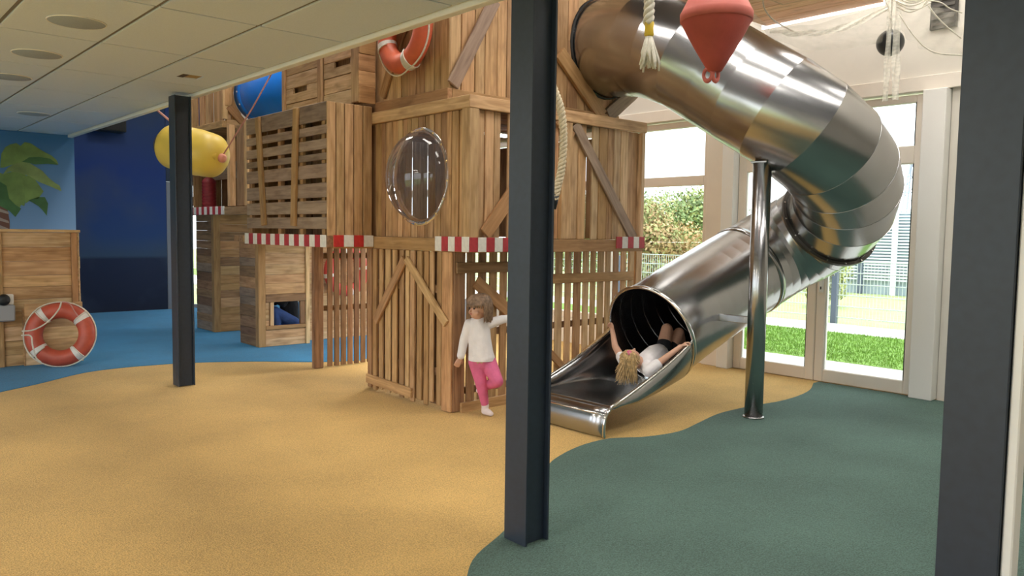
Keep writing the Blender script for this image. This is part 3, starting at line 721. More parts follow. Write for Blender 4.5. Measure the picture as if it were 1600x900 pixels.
# diamond frame below the slide mouth
low = (hc.x - .02, hc.z - HR * 1.42)
brace(s3, 'y', T3Y, (hc.x - HR * 1.36, hc.z - .14), (low[0] - .02, low[1] + .02), .14, W['beam'], th=.04, name='mouth_board')
brace(s3, 'y', T3Y, (low[0] + .06, low[1] + .03), (hc.x + HR * 1.2, hc.z - HR * .55), .14, W['grey'], th=.04, name='mouth_board')
lathe('mouth_ring', [(HR + .008, -.005), (HR + .008, .02), (HR - .004, .02), (HR - .004, -.005)], axis_mat((hc.x, T3Y, hc.z), (0, -1, 0)), M_RUBBER, s3, 48, cap=False)

# ------------------------------------------------------------------ pallet cabin on the tower's left
PX = PV(510, 260, 1).x
pc_y = PA(585, 260, 1)                     # placeholder, replaced below
def solve_a(px, py, v): return PV(px, py, v).y
BY = PV(585, 260, TX).y                    # plank face plane
BX = PA(510, 260, BY).x                    # pallet face plane
BYL = PV(385, 260, BX).y
BZT = PV(510, 158, BX).z
cabin = thing('pallet_cabin', (BX, BY, DZ0), 'raised wooden cabin with a face of grey brown pallet boards', 'play cabin')
pf = part('pallet_face', cabin, (BX, BY, DZ1)); 
zb0, zb1 = DZ1 + .004, BZT
# pallet boards: measured heights at the near corner
tops = [(172, 163), (197, 182), (214, 202), (232, 217), (247, 234), (270, 250), (296, 277), (320, 303), (345, 325), (362, 350)]
rows = [(158, 187), (194, 208), (216, 232), (238, 249), (255, 277), (285, 308), (313, 334), (339, 358)]
mm_ = ['grey', 'grey', 'grey', 'grey', 'grey', 'grey', 'grey', 'grey']
for (ya_, yb_), mn in zip(rows, mm_):
    zt, zbm = PV(508, ya_, BX).z, PV(508, yb_, BX).z
    fbox('pallet_board', 'x', BX, BX + .02, BY + .001, BYL, zbm, zt, W[mn], pf, 'y')
for px in (391, 436, 470, 505):
    y_ = PV(px, 260, BX + .021).y
    fbox('pallet_batten', 'x', BX + .021, BX + .06, y_ - .03, y_ + .03, zb0, zb1 - .035, W['beam'], pf)
lo_, hi_ = yz(405, 184, BX), yz(415, 352, BX)
brace(pf, 'x', BX, lo_, hi_, .085, W['beam'], th=.03)
lo_, hi_ = yz(465, 169, BX), yz(461, 353, BX)
brace(pf, 'x', BX, lo_, hi_, .085, W['beam'], th=.03)
pl = part('plank_face', cabin, (BX, BY, DZ1))
planks_v(pl, 'y', BY - .022, BX, OVX - .001, zb0, zb1, ['warm', 'gold'], (.085, .105), jit=.004)
dk = part('deck', cabin, (BX, BY, DZ0))
fbox('edge_beam', 'x', BX - .002, BX + .05, BY - .022, BYL + .02, DZ0 + .01, DZ1 + .003, W['brown'], dk)
fbox('edge_beam', 'y', BY - .03, BY + .01, BX + .051, OVX - .002, DZ0, DZ1 + .002, W['beam'], dk)
stripes(dk, 'x', BX - .002, BY - .005, BYL + .03, DZ0 + .01, DZ1 + .01, 17, M_RED)
stripes(dk, 'y', BY - .03, xz(518, 375, BY)[0], OVX - .003, DZ0 + .015, DZ1 + .01, 4, M_BRIGHTRED, False)
y = BY + .012
while y < BYL - .05:
    box('deck_board', (BX + .052, y, DZ1 - .03), (OVX - .02, y + .13, DZ1), pick(['brown', 'beam']), dk, 'x'); y += .137
bk = part('back_face', cabin, (OVX, BY, DZ1))
planks_v(bk, 'x', OVX - .06, BY + .03, BYL - .04, zb0, zb1 - .04, ['brown'], (.12, .18))
planks_v(bk, 'y', BYL - .03, BX + .07, OVX - .02, zb0, zb1, ['brown', 'beam'], (.12, .18))
y = BY + .012
while y < BYL - .05:
    box('roof_board', (BX + .03, y, BZT - .03), (OVX - .01, y + .13, BZT), pick(['beam', 'brown']), bk, 'x'); y += .137

# ------------------------------------------------------------------ crate box on top of the pallet cabin
KX = BX + .34; KY = PV(560, 100, KX).y; KYL = PV(440, 130, KX).y; KZ = BZT + .045
crate = thing('crate_box', (KX, KY, KZ), 'wooden crate box with handle slots on top of the pallet cabin', 'crate')
segs = [(PV(495, 130, KX).y, KYL - .06), (PV(548, 130, KX).y, PV(503, 130, KX).y)]
for si, (u0, u1) in enumerate(segs):
    z = KZ; k = 0
    while z < 3.9:
        h = (.135, .15, .14, .16, .15, .14, .15)[k % 7]
        if k == (1 if si == 0 else 2):
            uc = (u0 + u1) / 2 + (.04 if si == 0 else -.08); hw = .15
            prism('plank', [(u0, z), (u1, z), (u1, z + h - .005), (uc + hw, z + h - .005), (uc + hw, z + h - .06), (uc - hw, z + h - .06), (uc - hw, z + h - .005), (u0, z + h - .005)], 'x', KX + .02, KX + .042, W['pale'], crate, 'y')
        else: fbox('plank', 'x', KX + .02 + random.uniform(0, .005), KX + .042, u0, u1, z, z + h - .006, W['pale'] if random.random() < .6 else W['gold'], crate, 'y')
        z += h; k += 1
for a0_, a1_ in ((KYL - .058, KYL), (segs[0][0] - .075, segs[0][0] - .002), (KY, segs[1][0] - .002)):
    fbox('post', 'x', KX, KX + .06, a0_, a1_, KZ, 3.92, W['gold'], crate)
planks_h(crate, 'y', KY - .02, KX + .0, T3X - .032, KZ - .012, 3.92, ['warm', 'beam'], (.13, .16))
box('inner_panel', (KX + .07, KY + .03, KZ), (KX + .085, KYL - .02, 3.9), W['brown'], crate, 'z')

# ------------------------------------------------------------------ slatted gate under the cabin
g0, g1 = G(488, 576), G(576, 567)
GY = (g0.y + g1.y) / 2
gate = thing('slatted_gate', (g0.x, GY, 0), 'wooden gate of upright slats under the pallet cabin', 'gate')
gx0, gx1 = g0.x, g1.x + .06
fbox('post', 'y', GY - .03, GY + .03, gx0, gx0 + .11, .006, DZ0 - .01, W['brown'], gate)
n = 7; 
for k in range(n):
    x0 = gx0 + .165 + (gx1 - gx0 - .16) * k / n
    fbox('slat', 'y', GY - .02, GY - .001, x0, x0 + .062, .012, DZ0 - .02, W['brown'], gate)
for z in (.62, 1.19): fbox('rail', 'y', GY, GY + .02, gx0 + .11, gx1, z, z + .06, W['brown'], gate)
fbox('head_board', 'y', GY - .022, GY + .02, gx0 + .112, gx1, DZ0 - .018, DZ0 - .004 + .0, W['brown'], gate)

# ------------------------------------------------------------------ plank walls of the maze under the decks
def maze_cabin(label, px_l, px_c, px_r, py_c, ztop, ms, endms, hatch=None, name='plank_cabin'):
    c_ = G(px_c, py_c); e_ = PA(px_r, py_c, c_.y); l_ = PV(px_l, py_c, c_.x)
    t = thing(name, (c_.x, c_.y, 0), label, 'play cabin')
    x0, y0, x1, y1 = c_.x, c_.y, e_.x, l_.y
    box('corner_post', (x0 - .005, y0 - .005, .006), (x0 + .09, y0 + .09, ztop), W['beam'], t, 'z')
    end = part('end_face', t, (x0, (y0 + y1) / 2, 0)); fr = part('front_face', t, ((x0 + x1) / 2, y0, 0))
    planks_h(end, 'x', x0, y0 + .092, y1, .006, ztop, endms, (.10, .15))
    hx = None
    if hatch:
        h0 = PA(hatch[0], hatch[2], y0); h1 = PA(hatch[1], hatch[3], y0); hx = (h0.x, h1.x, h1.z, h0.z)
        planks_h(fr, 'y', y0 + .01, x0 + .092, x1, .006, hx[2] - .05, ms, (.10, .14))
        planks_h(fr, 'y', y0 + .01, x0 + .092, x1, hx[3] + .10, ztop, ms, (.11, .15))
        fbox('hatch_head', 'y', y0 - .005, y0 + .03, x0 + .092, x1, hx[3], hx[3] + .098, W['brown'], fr)
        fbox('hatch_sill', 'y', y0 - .012, y0 + .03, x0 + .092, x1, hx[2] - .048, hx[2], W['beam'], fr)
        planks_h(fr, 'y', y0 + .01, x0 + .092, hx[0] - .06, hx[2] + .001, hx[3] - .001, ms, (.06, .08))
        fbox('hatch_jamb', 'y', y0 + .0, y0 + .05, hx[0] - .045, hx[0], hx[2] + .001, hx[3] - .001, W['pale'], fr)
        fbox('hatch_jamb', 'y', y0 + .012, y0 + .05, hx[1], x1, hx[2] + .001, hx[3] - .001, W['brown'], fr)
    else: planks_h(fr, 'y', y0 + .01, x0 + .092, x1, .006, ztop, ms, (.10, .14))
    return t, (x0, y0, x1, y1), hx
mz1, e1, hx1 = maze_cabin('low plank cabin with a small square hatch under the deck', 375, 405, 478, 544, DZ0 - .004, ['pale', 'gold', 'pale'], ['brown', 'warm', 'grey'], (428, 470, 472, 506))
box('corner_post', (e1[2] + .002, e1[1] - .01, .006), (e1[2] + .055, e1[1] + .05, DZ0 - .004), W['pale'], mz1, 'z')
mz2, e2, _ = maze_cabin('plank wall cabin of brown boards beneath the balcony', 308, 336, 395, 520, PV(330, 323, G(336, 520).x - .12).z - .053, ['beam', 'brown', 'gold', 'beam'], ['brown', 'grey', 'brown'])
bw = thing('plank_wall', (e1[2] + .12, e1[1] + .25, 0), 'pale plank wall seen through the slatted gate', 'plank wall')
planks_h(bw, 'y', e1[1] + .25, e1[2] + .14, e1[2] + 1.5, .006, DZ0 - .004, ['pale', 'pale', 'gold'], (.11, .15))
box('corner_post', (e1[2] + .075, e1[1] + .245, .006), (e1[2] + .135, e1[1] + .32, DZ0 - .004), W['brown'], bw, 'z')
lb_ = part('added_fill_light', tower, (5.5, 7.45, DZ1 - .06))  # added fill light under the deck, brightens the plank wall behind the gate
box('lamp_housing', (4.95, 7.30, DZ1 - .055), (6.05, 7.62, DZ1 - .031), M_WHITE, lb_, 'x')
box('lamp_diffuser', (4.97, 7.32, DZ1 - .062), (6.03, 7.60, DZ1 - .0555), mat('added_fill_glow', (.9, .9, .9), .5, emit=((1, .94, .85), 40.0)), lb_, 'x')
def maze_deck():
    t = thing('deck_platform', (e1[0], e1[1], DZ0), 'wooden deck platform resting on the hatch cabin', 'deck')
    y = BYL + .06
    while y < e1[3] - .02:
        box('deck_board', (e1[0] - .03, y, DZ0 + .001), (e1[2] + .05, y + .13, DZ1 - .03), pick(['brown', 'beam']), t, 'x'); y += .137
maze_deck()

# ------------------------------------------------------------------ balcony tower at the far left with the blue tube
LX = G(336, 520).x - .12
LZ0 = PV(330, 336, LX).z; LZ1 = PV(330, 323, LX).z
LYc = PV(388, 300, LX).y                    # near end of balcony deck
LYe = 12.2
LYt = PV(347, 170, LX).y                    # tower's near corner
LZb = PV(320, 205, LX).z
ltw = thing('balcony_tower', (LX, LYt, LZ0), 'far wooden tower with open balcony and blue tube mouth', 'play tower')
bal = part('balcony', ltw, (LX, LYc, LZ0))
fbox('edge_beam', 'x', LX, LX + .05, LYc, LYe, LZ0 - .0, LZ1 - .01, W['brown'], bal)
stripes(bal, 'x', LX, PV(351, 329, LX).y, LYe - .15, LZ0 + .005, LZ1, 15, M_RED)
y = LYc + .01
while y < LYe - .1:
    box('deck_board', (LX + .052, y, LZ1 - .05), (LX + 1.4, y + .13, LZ1 - .015), pick(['brown', 'beam']), bal, 'x'); y += .137
for px in (356, 383):
    y_ = PV(px, 280, LX).y; fbox('post', 'x', LX + .01, LX + .09, y_ - .045, y_ + .045, LZ1 + .001, LZb + .02, W['gold'], bal)
y_ = PV(369, 280, LX).y; fbox('panel_board', 'x', LX + .05, LX + .07, y_ - .13, y_ + .1, LZ1 + .001, LZb, W['brown'], bal)
planks_v(bal, 'x', LX + .8, LYc + .1, LYe, LZ1 - .01, LZb, ['brown', 'warm', 'beam'], (.12, .18))
planks_v(bal, 'y', LYe - .05, LX + .055, LX + .84, LZ1 - .01, LZb, ['brown'], (.12, .18))
y = LYt + .06
while y < LYe - .1:
    box('ceiling_board', (LX + .055, y, LZb + .001), (LX + 1.28, y + .13, LZb + .025), pick(['brown', 'beam']), bal, 'x'); y += .137
z_ = PV(330, 272, LX + .4).z
fbox('cross_board', 'x', LX + .40, LX + .43, LYc + .15, LYe - .06, z_ - .1, z_ + .14, W['grey'], bal)
bar('brace', PV(297, 322, LX + .35), PV(327, 275, LX + .35), .09, .03, (-1, 0, 0), W['brown'], bal)
up = part('upper_storey', ltw, (LX, LYt, LZb))
fbox('base_beam', 'x', LX - .01, LX + .05, LYt - .02, LYe, LZb - .002, LZb + .09, W['warm'], up)
fbox('base_beam', 'y', LYt - .02, LYt + .03, LX + .051, LX + 1.3, LZb, LZb + .11, W['gold'], up)
planks_v(up, 'x', LX + .004, LYt, LYe, LZb + .092, 4.6, ['warm', 'gold', 'beam', 'warm'], (.09, .15), jit=.03)
tc = PA(402, 150, LYt); TR = 0.36
tc.x = PA(366, 150, LYt).x + TR
planks_v(up, 'y', LYt, LX + .03, LX + 1.3, LZb + .112, 4.6, ['warm', 'gold', 'beam'], (.1, .14), hole=(tc.x, tc.z, TR + .01))
octp = [(tc.x + (TR + .1) * 1.06 * math.cos(R(22.5 + 45 * k)), tc.z + (TR + .1) * 1.06 * math.sin(R(22.5 + 45 * k))) for k in range(8)]
for k in range(8): brace(up, 'y', LYt, octp[k], octp[(k + 1) % 8], .1, W['beam'], th=.035, name='mouth_board')
fbox('post', 'y', LYt - .03, LYt - .001, LX - .004, LX + .07, LZb + .11, 4.6, W['gold'], up)
bt = thing('tube_bridge', (tc.x, LYt, tc.z), 'bright blue plastic crawl tube between the two towers', 'tube')
yend = KYL + .02
lathe('tube_shell', [(TR - .015, yend), (TR, yend), (TR, LYt - .09), (TR, LYt + .02), (TR - .015, LYt + .02)], Matrix.Translation((tc.x, 0, tc.z)) @ Matrix.Rotation(-PI / 2, 4, 'X'), M_BLUEPL, bt, 48, cap=False)
lathe('mouth_flange', [(TR + .001, LYt - .18), (TR + .012, LYt - .175), (TR + .012, LYt - .06), (TR + .001, LYt - .055)], Matrix.Translation((tc.x, 0, tc.z)) @ Matrix.Rotation(-PI / 2, 4, 'X'), M_BLUEPL, bt, 48, cap=False)
for k in range(14):
    a_ = 2 * PI * k / 14; d_ = Vector((math.cos(a_), 0, math.sin(a_)))
    lathe('bolt', [(.012, .0), (.012, .008), (.007, .012)], axis_mat(Vector((tc.x, LYt - .12, tc.z)) + d_ * (TR + .012), d_), M_BAND, bt, 8)
# red drum on the balcony
dp = PV(327, 322, LX + .22)
rd = thing('red_bollard', (dp.x, dp.y, LZ1 - .015), 'dark red ribbed bollard standing on the far balcony', 'bollard')
M_DRED = mat('dark_red_vinyl', (0.22, 0.012, 0.02), 0.55, noise=.15)
prof = [(.03, 0)]
for k in range(9): prof += [(.095, .005 + .045 * k), (.105, .02 + .045 * k), (.095, .04 + .045 * k)]
prof += [(.08, .43), (.04, .46)]
lathe('drum', [(r_, LZ1 - .014 + h) for r_, h in prof], Matrix.Translation((dp.x, dp.y, 0)), M_DRED, rd, 20)
lathe('base_disc', [(.12, LZ1 - .0145), (.12, LZ1 + .004), (.1, LZ1 + .008)], Matrix.Translation((dp.x, dp.y, 0)), M_BLACK, rd, 20)

# ------------------------------------------------------------------ plank counter on the left
q0, q1 = G(38, 571), G(134, 566)
QY = (q0.y + q1.y) / 2; QZ = PA(60, 363, QY + .06).z
QX1 = PA(121, 420, QY + .06).x
ctr = thing('plank_counter', (QX1 - .8, QY, 0), 'chest high counter clad in golden planks before the palm mural', 'counter')
front = part('front_face', ctr, (QX1 - .8, QY + .06, 0))
planks_h(front, 'y', QY + .06, QX1 - 3.2, QX1 - .06, .006, QZ, ['gold', 'pale', 'warm', 'gold'], (.12, .17))
fbox('post', 'y', QY + .045, QY + .12, QX1 - .058, QX1 - .0, .006, QZ, W['beam'], front)
xl = PA(3, 420, QY + .05).x
fbox('post', 'y', QY + .03, QY + .059, xl - .08, xl + .0, .006, QZ, W['warm'], front)
planks_h(ctr, 'x', QX1 + .001, QY + .06, QY + .62, .006, QZ, ['pale', 'gold'], (.12, .17))
box('counter_top', (QX1 - 3.2, QY + .03, QZ + .001), (QX1 + .03, QY + .65, QZ + .03), W['gold'], ctr, 'x')
pnl = part('low_panel', ctr, (q1.x - .3, QY, 0))
pz = PA(133, 471, QY).z
planks_h(pnl, 'y', QY, q0.x, q1.x, .006, pz, ['pale', 'gold', 'pale'], (.11, .14))
planks_h(pnl, 'x', q0.x - .018, QY - .004, QY + .04, .006, pz - .05, ['beam'], (.14, .2), thick=.016)
# grey box with black knob on the counter
gb = PA(6, 488, QY + .02)
gt = thing('control_box', (gb.x, gb.y, gb.z - .09), 'small grey control box with black knob on the plank counter', 'control box')
box('housing', (gb.x - .11, QY - .07, gb.z - .09), (gb.x + .09, QY + .028, gb.z + .08), M_GREYBOX, gt, 'x', .012)
box('bracket', (gb.x + .02, QY - .03, gb.z + .081), (gb.x + .085, QY + .028, gb.z + .19), M_WHITE, gt, 'z', .006)
lathe('knob', [(.02, 0), (.055, .01), (.062, .05), (.05, .085), (.02, .095)], axis_mat((gb.x - .01, QY + .0, gb.z + .135), (0, -1, 0)), M_BLACK, gt, 20)

# black loudspeaker on the dark wall
sp0, sp1 = PA(140, 178, 14.75), PA(197, 207, 14.75)
sk = thing('wall_speaker', ((sp0.x + sp1.x) / 2, 14.9, sp1.z), 'black box loudspeaker high on the dark blue wall', 'speaker')
box('cabinet', (sp0.x, 14.72, sp1.z), (sp1.x, 14.99, sp0.z + .1), M_BLACK, sk, 'x', .01)
box('front_grille', (sp0.x + .02, 14.705, sp1.z + .02), (sp1.x - .02, 14.719, sp0.z + .08), mat('speaker_cloth', (.02, .02, .022), .9, noise=.3, nscale=200), sk, 'x', .003)
box('mount', ((sp0.x + sp1.x) / 2 - .08, 14.991, sp1.z + .05), ((sp0.x + sp1.x) / 2 + .08, 15.004, sp0.z), M_BLACK, sk, 'x', .002)

# ------------------------------------------------------------------ stainless steel tube slide
sl_anchor = G(1177, 652)
slide = thing('tube_slide', (sl_anchor.x, sl_anchor.y, 0.006), 'stainless steel spiral tube slide leaving the wooden tower', 'slide')
lip_r = G(945, 687)
LIPX, YR = lip_r.x, lip_r.y + .012
CW = .445; YC = YR + CW                       # half width, chute centre line
RB, RT = .435, .462
mouth = Vector((PA(1017, 522, YC).x, YC, PA(1017, 522, YC).z))
ctrl = [Vector((hc.x, T3Y + .55, hc.z + .03)), Vector((hc.x, T3Y, hc.z)),
        AT(1012, 72, 7.35), *[AT(1078, 90, 6.95).lerp(AT(1234, 184, 6.46), q / 3) for q in range(4)], AT(1293, 232, 6.54), AT(1322, 280, 6.85),
        AT(1315, 326, 7.22), AT(1278, 357, 7.52), AT(1222, 388, 7.68), AT(1177, 416, 7.62), AT(1130, 447, 7.38), AT(1072, 486, 7.02)]
# keep the last run straight into the mouth
ctrl[-1].y = YC; ctrl[-2].y = (ctrl[-2].y + YC) / 2
ctrl.append(mouth)
path = cat_rom(ctrl, 24)
# resample by length
acc = [0.0]
for i in range(1, len(path)): acc.append(acc[-1] + (path[i] - path[i - 1]).length)
TOT = acc[-1]
def along(s):
    for i in range(1, len(path)):
        if acc[i] >= s: t_ = (s - acc[i - 1]) / max(1e-6, acc[i] - acc[i - 1]); return path[i - 1].lerp(path[i], t_)
    return path[-1]
ss = [0.0]
while ss[-1] < TOT - .09: ss.append(ss[-1] + (.29 if ss[-1] < TOT * .6 else .165))
ss[-1] = TOT
NS = len(ss) - 1
nodes = [along(q) for q in ss]
def tangent(i): return (nodes[min(i + 1, NS)] - nodes[max(i - 1, 0)]).normalized()
NR = 40
def ring_at(i, r_, squash=0):
    t_ = tangent(i); up = Vector((0, 0, 1)); up = (up - t_ * up.dot(t_)).normalized(); sd = t_.cross(up)
    # mitre: stretch so that the tube keeps its radius through the bend
    return [nodes[i] + (up * math.cos(2 * PI * k / NR) + sd * math.sin(2 * PI * k / NR)) * r_ for k in range(NR)]
def rad(i): return RT + (RB - RT) * (i / NS)
for i in range(NS):
    ra, rb = rad(i), rad(i + 1)
    A = ring_at(i, ra); B = ring_at(i + 1, rb * .995); A2 = ring_at(i, ra - .004); B2 = ring_at(i + 1, rb * .995 - .004)
    V = A + B + B2 + A2; Fs = []
    for L_ in range(4):
        for k in range(NR):
            a, b = L_ * NR + k, L_ * NR + (k + 1) % NR; c, d = ((L_ + 1) % 4) * NR + (k + 1) % NR, ((L_ + 1) % 4) * NR + k
            Fs.append([a, d, c, b])
    o = mkworld('tube_section', V, Fs, M_STEEL, slide, smooth=True)
    o.data.polygons.foreach_set('use_smooth', [True] * len(o.data.polygons))
    # sharp edges at section ends so each reads as a rolled plate
    at_ = o.data.attributes.new('sharp_edge', 'BOOLEAN', 'EDGE')
    for e_ in o.data.edges:
        if e_.vertices[0] // NR == e_.vertices[1] // NR: at_.data[e_.index].value = True
def flange_ring(i, w_=.03):
    t_ = tangent(i); mw = axis_mat(nodes[i], t_)
    r_ = rad(i)
    f_ = lathe('bolted_flange', [(r_ + .001, -.014), (r_ + .032, -.014), (r_ + .032, .014), (r_ + .001, .014)], mw, M_DSTEEL, slide, 48, smooth=False, cap=False)
    for k in range(16):
        a_ = 2 * PI * k / 16
        p_ = mw @ Vector(((r_ + .02) * math.cos(a_), (r_ + .02) * math.sin(a_), 0))
        lathe('flange_bolt', [(.009, -.022), (.009, .022)], axis_mat(p_, t_), M_STEEL2, f_, 6, smooth=False)
fi = min(range(NS + 1), key=lambda i: (nodes[i] - AT(1290, 352, 7.45)).length)
flange_ring(fi)
fj = min(range(NS + 1), key=lambda i: (nodes[i] - AT(1165, 425, 7.58)).length)
t_ = tangent(fj); lathe('clamp_band', [(rad(fj) + .001, -.03), (rad(fj) + .008, -.028), (rad(fj) + .008, .028), (rad(fj) + .001, .03)], axis_mat(nodes[fj], t_), M_STEEL, slide, 48, cap=False)
# mouth rim
t_ = (nodes[-1] - nodes[-2]).normalized(); up = Vector((0, 0, 1)); up = (up - t_ * up.dot(t_)).normalized(); sd = t_.cross(up)
tube('mouth_rim', [nodes[-1] + t_ * .006 + (up * math.cos(2 * PI * k / 48) + sd * math.sin(2 * PI * k / 48)) * (RB + .004) for k in range(48)], .017, M_STEEL2, slide, 10, True)
# open chute from the mouth down to the lip
MX = nodes[-1].x; MZ = nodes[-1].z
LZ = .205                                    # height of the run-out
EX = LIPX + .11                              # end of the tray
NSEC = 16; NP = 28
def chute_sec(s):
    x_c = MX + (EX - MX) * s; rows = []
    wl = RB + (CW - RB) * s
    ztop = MZ + (LZ + .03 - MZ) * s ** 0.93; zbot = (MZ - RB) + (LZ - (MZ - RB)) * min(1, s * 1.15)
    zbot = min(zbot, ztop - .02)
    h = ztop - zbot; p_ = 1 - .86 * min(1, s * 1.3)
    for k in range(NP + 1):
        th = PI * k / NP; cs, sn = math.cos(th), math.sin(th)
        yy = YC + wl * math.copysign(abs(cs) ** p_, cs); zz_ = ztop - h * abs(sn) ** p_
        # the section at the mouth leans with the rim
        lean = (zz_ - MZ) * (-up.x / max(.2, up.z)) * -1 * (1 - s)
        rows.append(Vector((x_c + lean, yy, zz_)))
    return rows
secs = [chute_sec(i / NSEC) for i in range(NSEC + 1)]
def grid_obj(name, rows, m, parent, th=.005, smooth=True):
    n = len(rows[0]); V = [p for r_ in rows for p in r_]
    Fs = [[i * n + k, i * n + k + 1, (i + 1) * n + k + 1, (i + 1) * n + k] for i in range(len(rows) - 1) for k in range(n - 1)]
    o = mkworld(name, V, Fs, m, parent, smooth=smooth)
    if th:
        sm = o.modifiers.new('thickness', 'SOLIDIFY'); sm.thickness = th; sm.offset = 0
    return o
grid_obj('chute_tray', secs, M_STEEL, slide)
lipprof = [(EX, LZ), (EX - .03, LZ + .004), (LIPX + .055, LZ - .004), (LIPX + .03, LZ - .022), (LIPX + .012, LZ - .055), (LIPX + .002, LZ - .1), (LIPX, .05), (LIPX + .004, .008)]
lipprof = [(p.x, p.z) for p in cat_rom([Vector((a, 0, b)) for a, b in lipprof], 4)]
grid_obj('exit_lip', [[Vector((x, YC - CW + 2 * CW * k / 6, z)) for k in range(7)] for x, z in lipprof], M_STEEL, slide)
tube('lip_bead', [(LIPX + .018, YC - CW, LZ - .03), (LIPX + .018, YC + CW, LZ - .03)], .007, M_STEEL2, slide, 8)
for side, k in ((-1, NP), (1, 0)):
    pts = [s_[k] for s_ in secs] + [Vector((x, YC + side * CW, z + .028 * max(0, 1 - i / 6))) for i, (x, z) in enumerate(lipprof[2:])]
    tube('side_rail', pts, .013, M_STEEL2, slide, 10)
    pl_ = [Vector((x, YC + side * (CW - .002), z)) for x, z in lipprof]
    cheek = [(x, z) for x, z in lipprof] + [(EX, .012), (LIPX + .02, .008)]
# support post and brackets
P0 = G(1177, 652, .006); pr = .074
i_top = min(range(NS + 1), key=lambda i: (Vector((nodes[i].x, nodes[i].y)) - Vector((P0.x, P0.y))).length + (0 if nodes[i].z > 2 else 9))
ptop = nodes[i_top].z - RT + .01
lathe('support_post', [(pr, .006), (pr, ptop)], Matrix.Translation((P0.x, P0.y, 0)), M_STEEL, slide, 28)
lathe('post_base', [(.085, .0055), (.085, .018), (.07, .022)], Matrix.Translation((P0.x, P0.y, 0)), M_STEEL, slide, 28)
box('saddle_plate', (P0.x - .06, P0.y - .07, ptop - .004), (P0.x + .06, P0.y + .07, ptop + .014), M_STEEL, slide, 'y', .004)
nb = min(nodes[6:], key=lambda p: abs(p.x - P0.x) + (9 if p.z > 2 else 0))
box('post_bracket', (P0.x - .02, P0.y + pr - .01, nb.z - .03), (P0.x + .02, nb.y - RB + .02, nb.z + .03), M_STEEL, slide, 'y', .004)

# ------------------------------------------------------------------ lifebuoys
def lifebuoy(loc, normal, label, tilt=0, Rm=.272, rm=.09, rope=True, spin=45, mring=None, loose=.012):
    mw = axis_mat(loc, normal) @ Matrix.Rotation(R(spin), 4, 'Z')
    t = thing('lifebuoy', Vector(loc) - Vector((0, 0, Rm + rm)), label, 'lifebuoy')
    V = []; Fs = []; N, n = 56, 18
    for i in range(N):
        a = 2 * PI * i / N
        for k in range(n):
            b = 2 * PI * k / n; r_ = Rm + rm * math.cos(b); V.append(mw @ Vector((r_ * math.cos(a), r_ * math.sin(a), rm * .86 * math.sin(b))))
    for i in range(N):
        for k in range(n): Fs.append([i * n + k, ((i + 1) % N) * n + k, ((i + 1) % N) * n + (k + 1) % n, i * n + (k + 1) % n])
    mkworld('ring', V, Fs, mring or M_ORANGE, t, smooth=True)
    for q in range(4):
        a0 = PI / 2 * q; V = []; Fs = []; m_ = 5; rr = rm + .0025
        for i in range(m_):
            a = a0 - .085 + .17 * i / (m_ - 1)
            for k in range(n):
                b = 2 * PI * k / n; r_ = Rm + rr * math.cos(b); V.append(mw @ Vector((r_ * math.cos(a), r_ * math.sin(a), rr * .86 * math.sin(b))))
        for i in range(m_ - 1):
            for k in range(n): Fs.append([i * n + k, (i + 1) * n + k, (i + 1) * n + (k + 1) % n, i * n + (k + 1) % n])
        mkworld('reflective_band', V, Fs, M_BAND, t, smooth=True)
    if rope:
        pts = []
        for i in range(64):
            a = 2 * PI * i / 64; f = abs(math.sin(2 * a)); r_ = Rm + rm + .008 + loose * f; zf = .02 + .05 * (1 - f)
            pts.append(mw @ Vector((r_ * math.cos(a), r_ * math.sin(a), .012 + .02 * (1 - f))))
        tube('grab_line', pts, .0075, M_COTTON, t, 6, True)
        for q in range(4):
            a = PI / 2 * q; tube('line_loop', [mw @ Vector(((Rm + (rm + .006) * math.cos(b)) * math.cos(a + .11), (Rm + (rm + .006) * math.cos(b)) * math.sin(a + .11), (rm * .86 + .006) * math.sin(b))) for b in [R(x) for x in range(-60, 150, 15)]], .006, M_COTTON, t, 6)
    return t, mw
c_ = PV(640, 50, T3X - .075)
lifebuoy((T3X - .125, c_.y, c_.z), (-1, 0, .05), 'orange lifebuoy with silver bands hanging high on the wooden tower', spin=20)
c_ = PA(92, 521, QY - .12)
lifebuoy((c_.x, QY - .20, .345), (-.42, -.9, .15), 'orange lifebuoy with loose rope leaning against the plank counter', spin=38, Rm=.256, rm=.086, loose=-.004, mring=mat('buoy_brick_red', (.50, .085, .045), .45, noise=.16, nscale=8))
lb = bpy.data.objects['lifebuoy.001']
# loose rope over the leaning buoy
fyy = QY - .295
def LP(px, py, dy=0): return PA(px, py, fyy + dy)
tube('loose_line', cat_rom([LP(96, 472), LP(92, 483, -.01), LP(80, 498, -.02), LP(66, 509, -.02), LP(50, 516, -.015), LP(34, 517.5)], 6), .0075, M_COTTON, lb, 6)
tube('loose_line', cat_rom([LP(33, 524), LP(48, 525, -.01), LP(51, 540, -.01), LP(56, 558), LP(64, 566)], 6), .0075, M_COTTON, lb, 6)
tube('loose_line', cat_rom([LP(96, 472), LP(108, 474, -.01), LP(117, 487, -.02), LP(127, 500, -.015), LP(136, 509, 0), LP(140, 513, .02)], 6), .0065, M_ROPEP, lb, 6)
for dx, dy in ((8, -2), (10, 1), (7, 5), (4, 7)): tube('frayed_end', [LP(136, 536), LP(136 + dx * .6, 537 + dy * .5, -.01), LP(136 + dx, 538 + dy)], [.004, .003, .001], M_COTTON, lb, 5)
c_ = PA(542, 424, e1[1] + .15)
lifebuoy((c_.x, e1[1] + .155, c_.z), (0, -1, 0), 'red lifebuoy hanging on the pale plank wall behind the slatted gate', rope=False, spin=10, Rm=.27, rm=.075, mring=mat('buoy_red', (.58, .06, .05), .5))

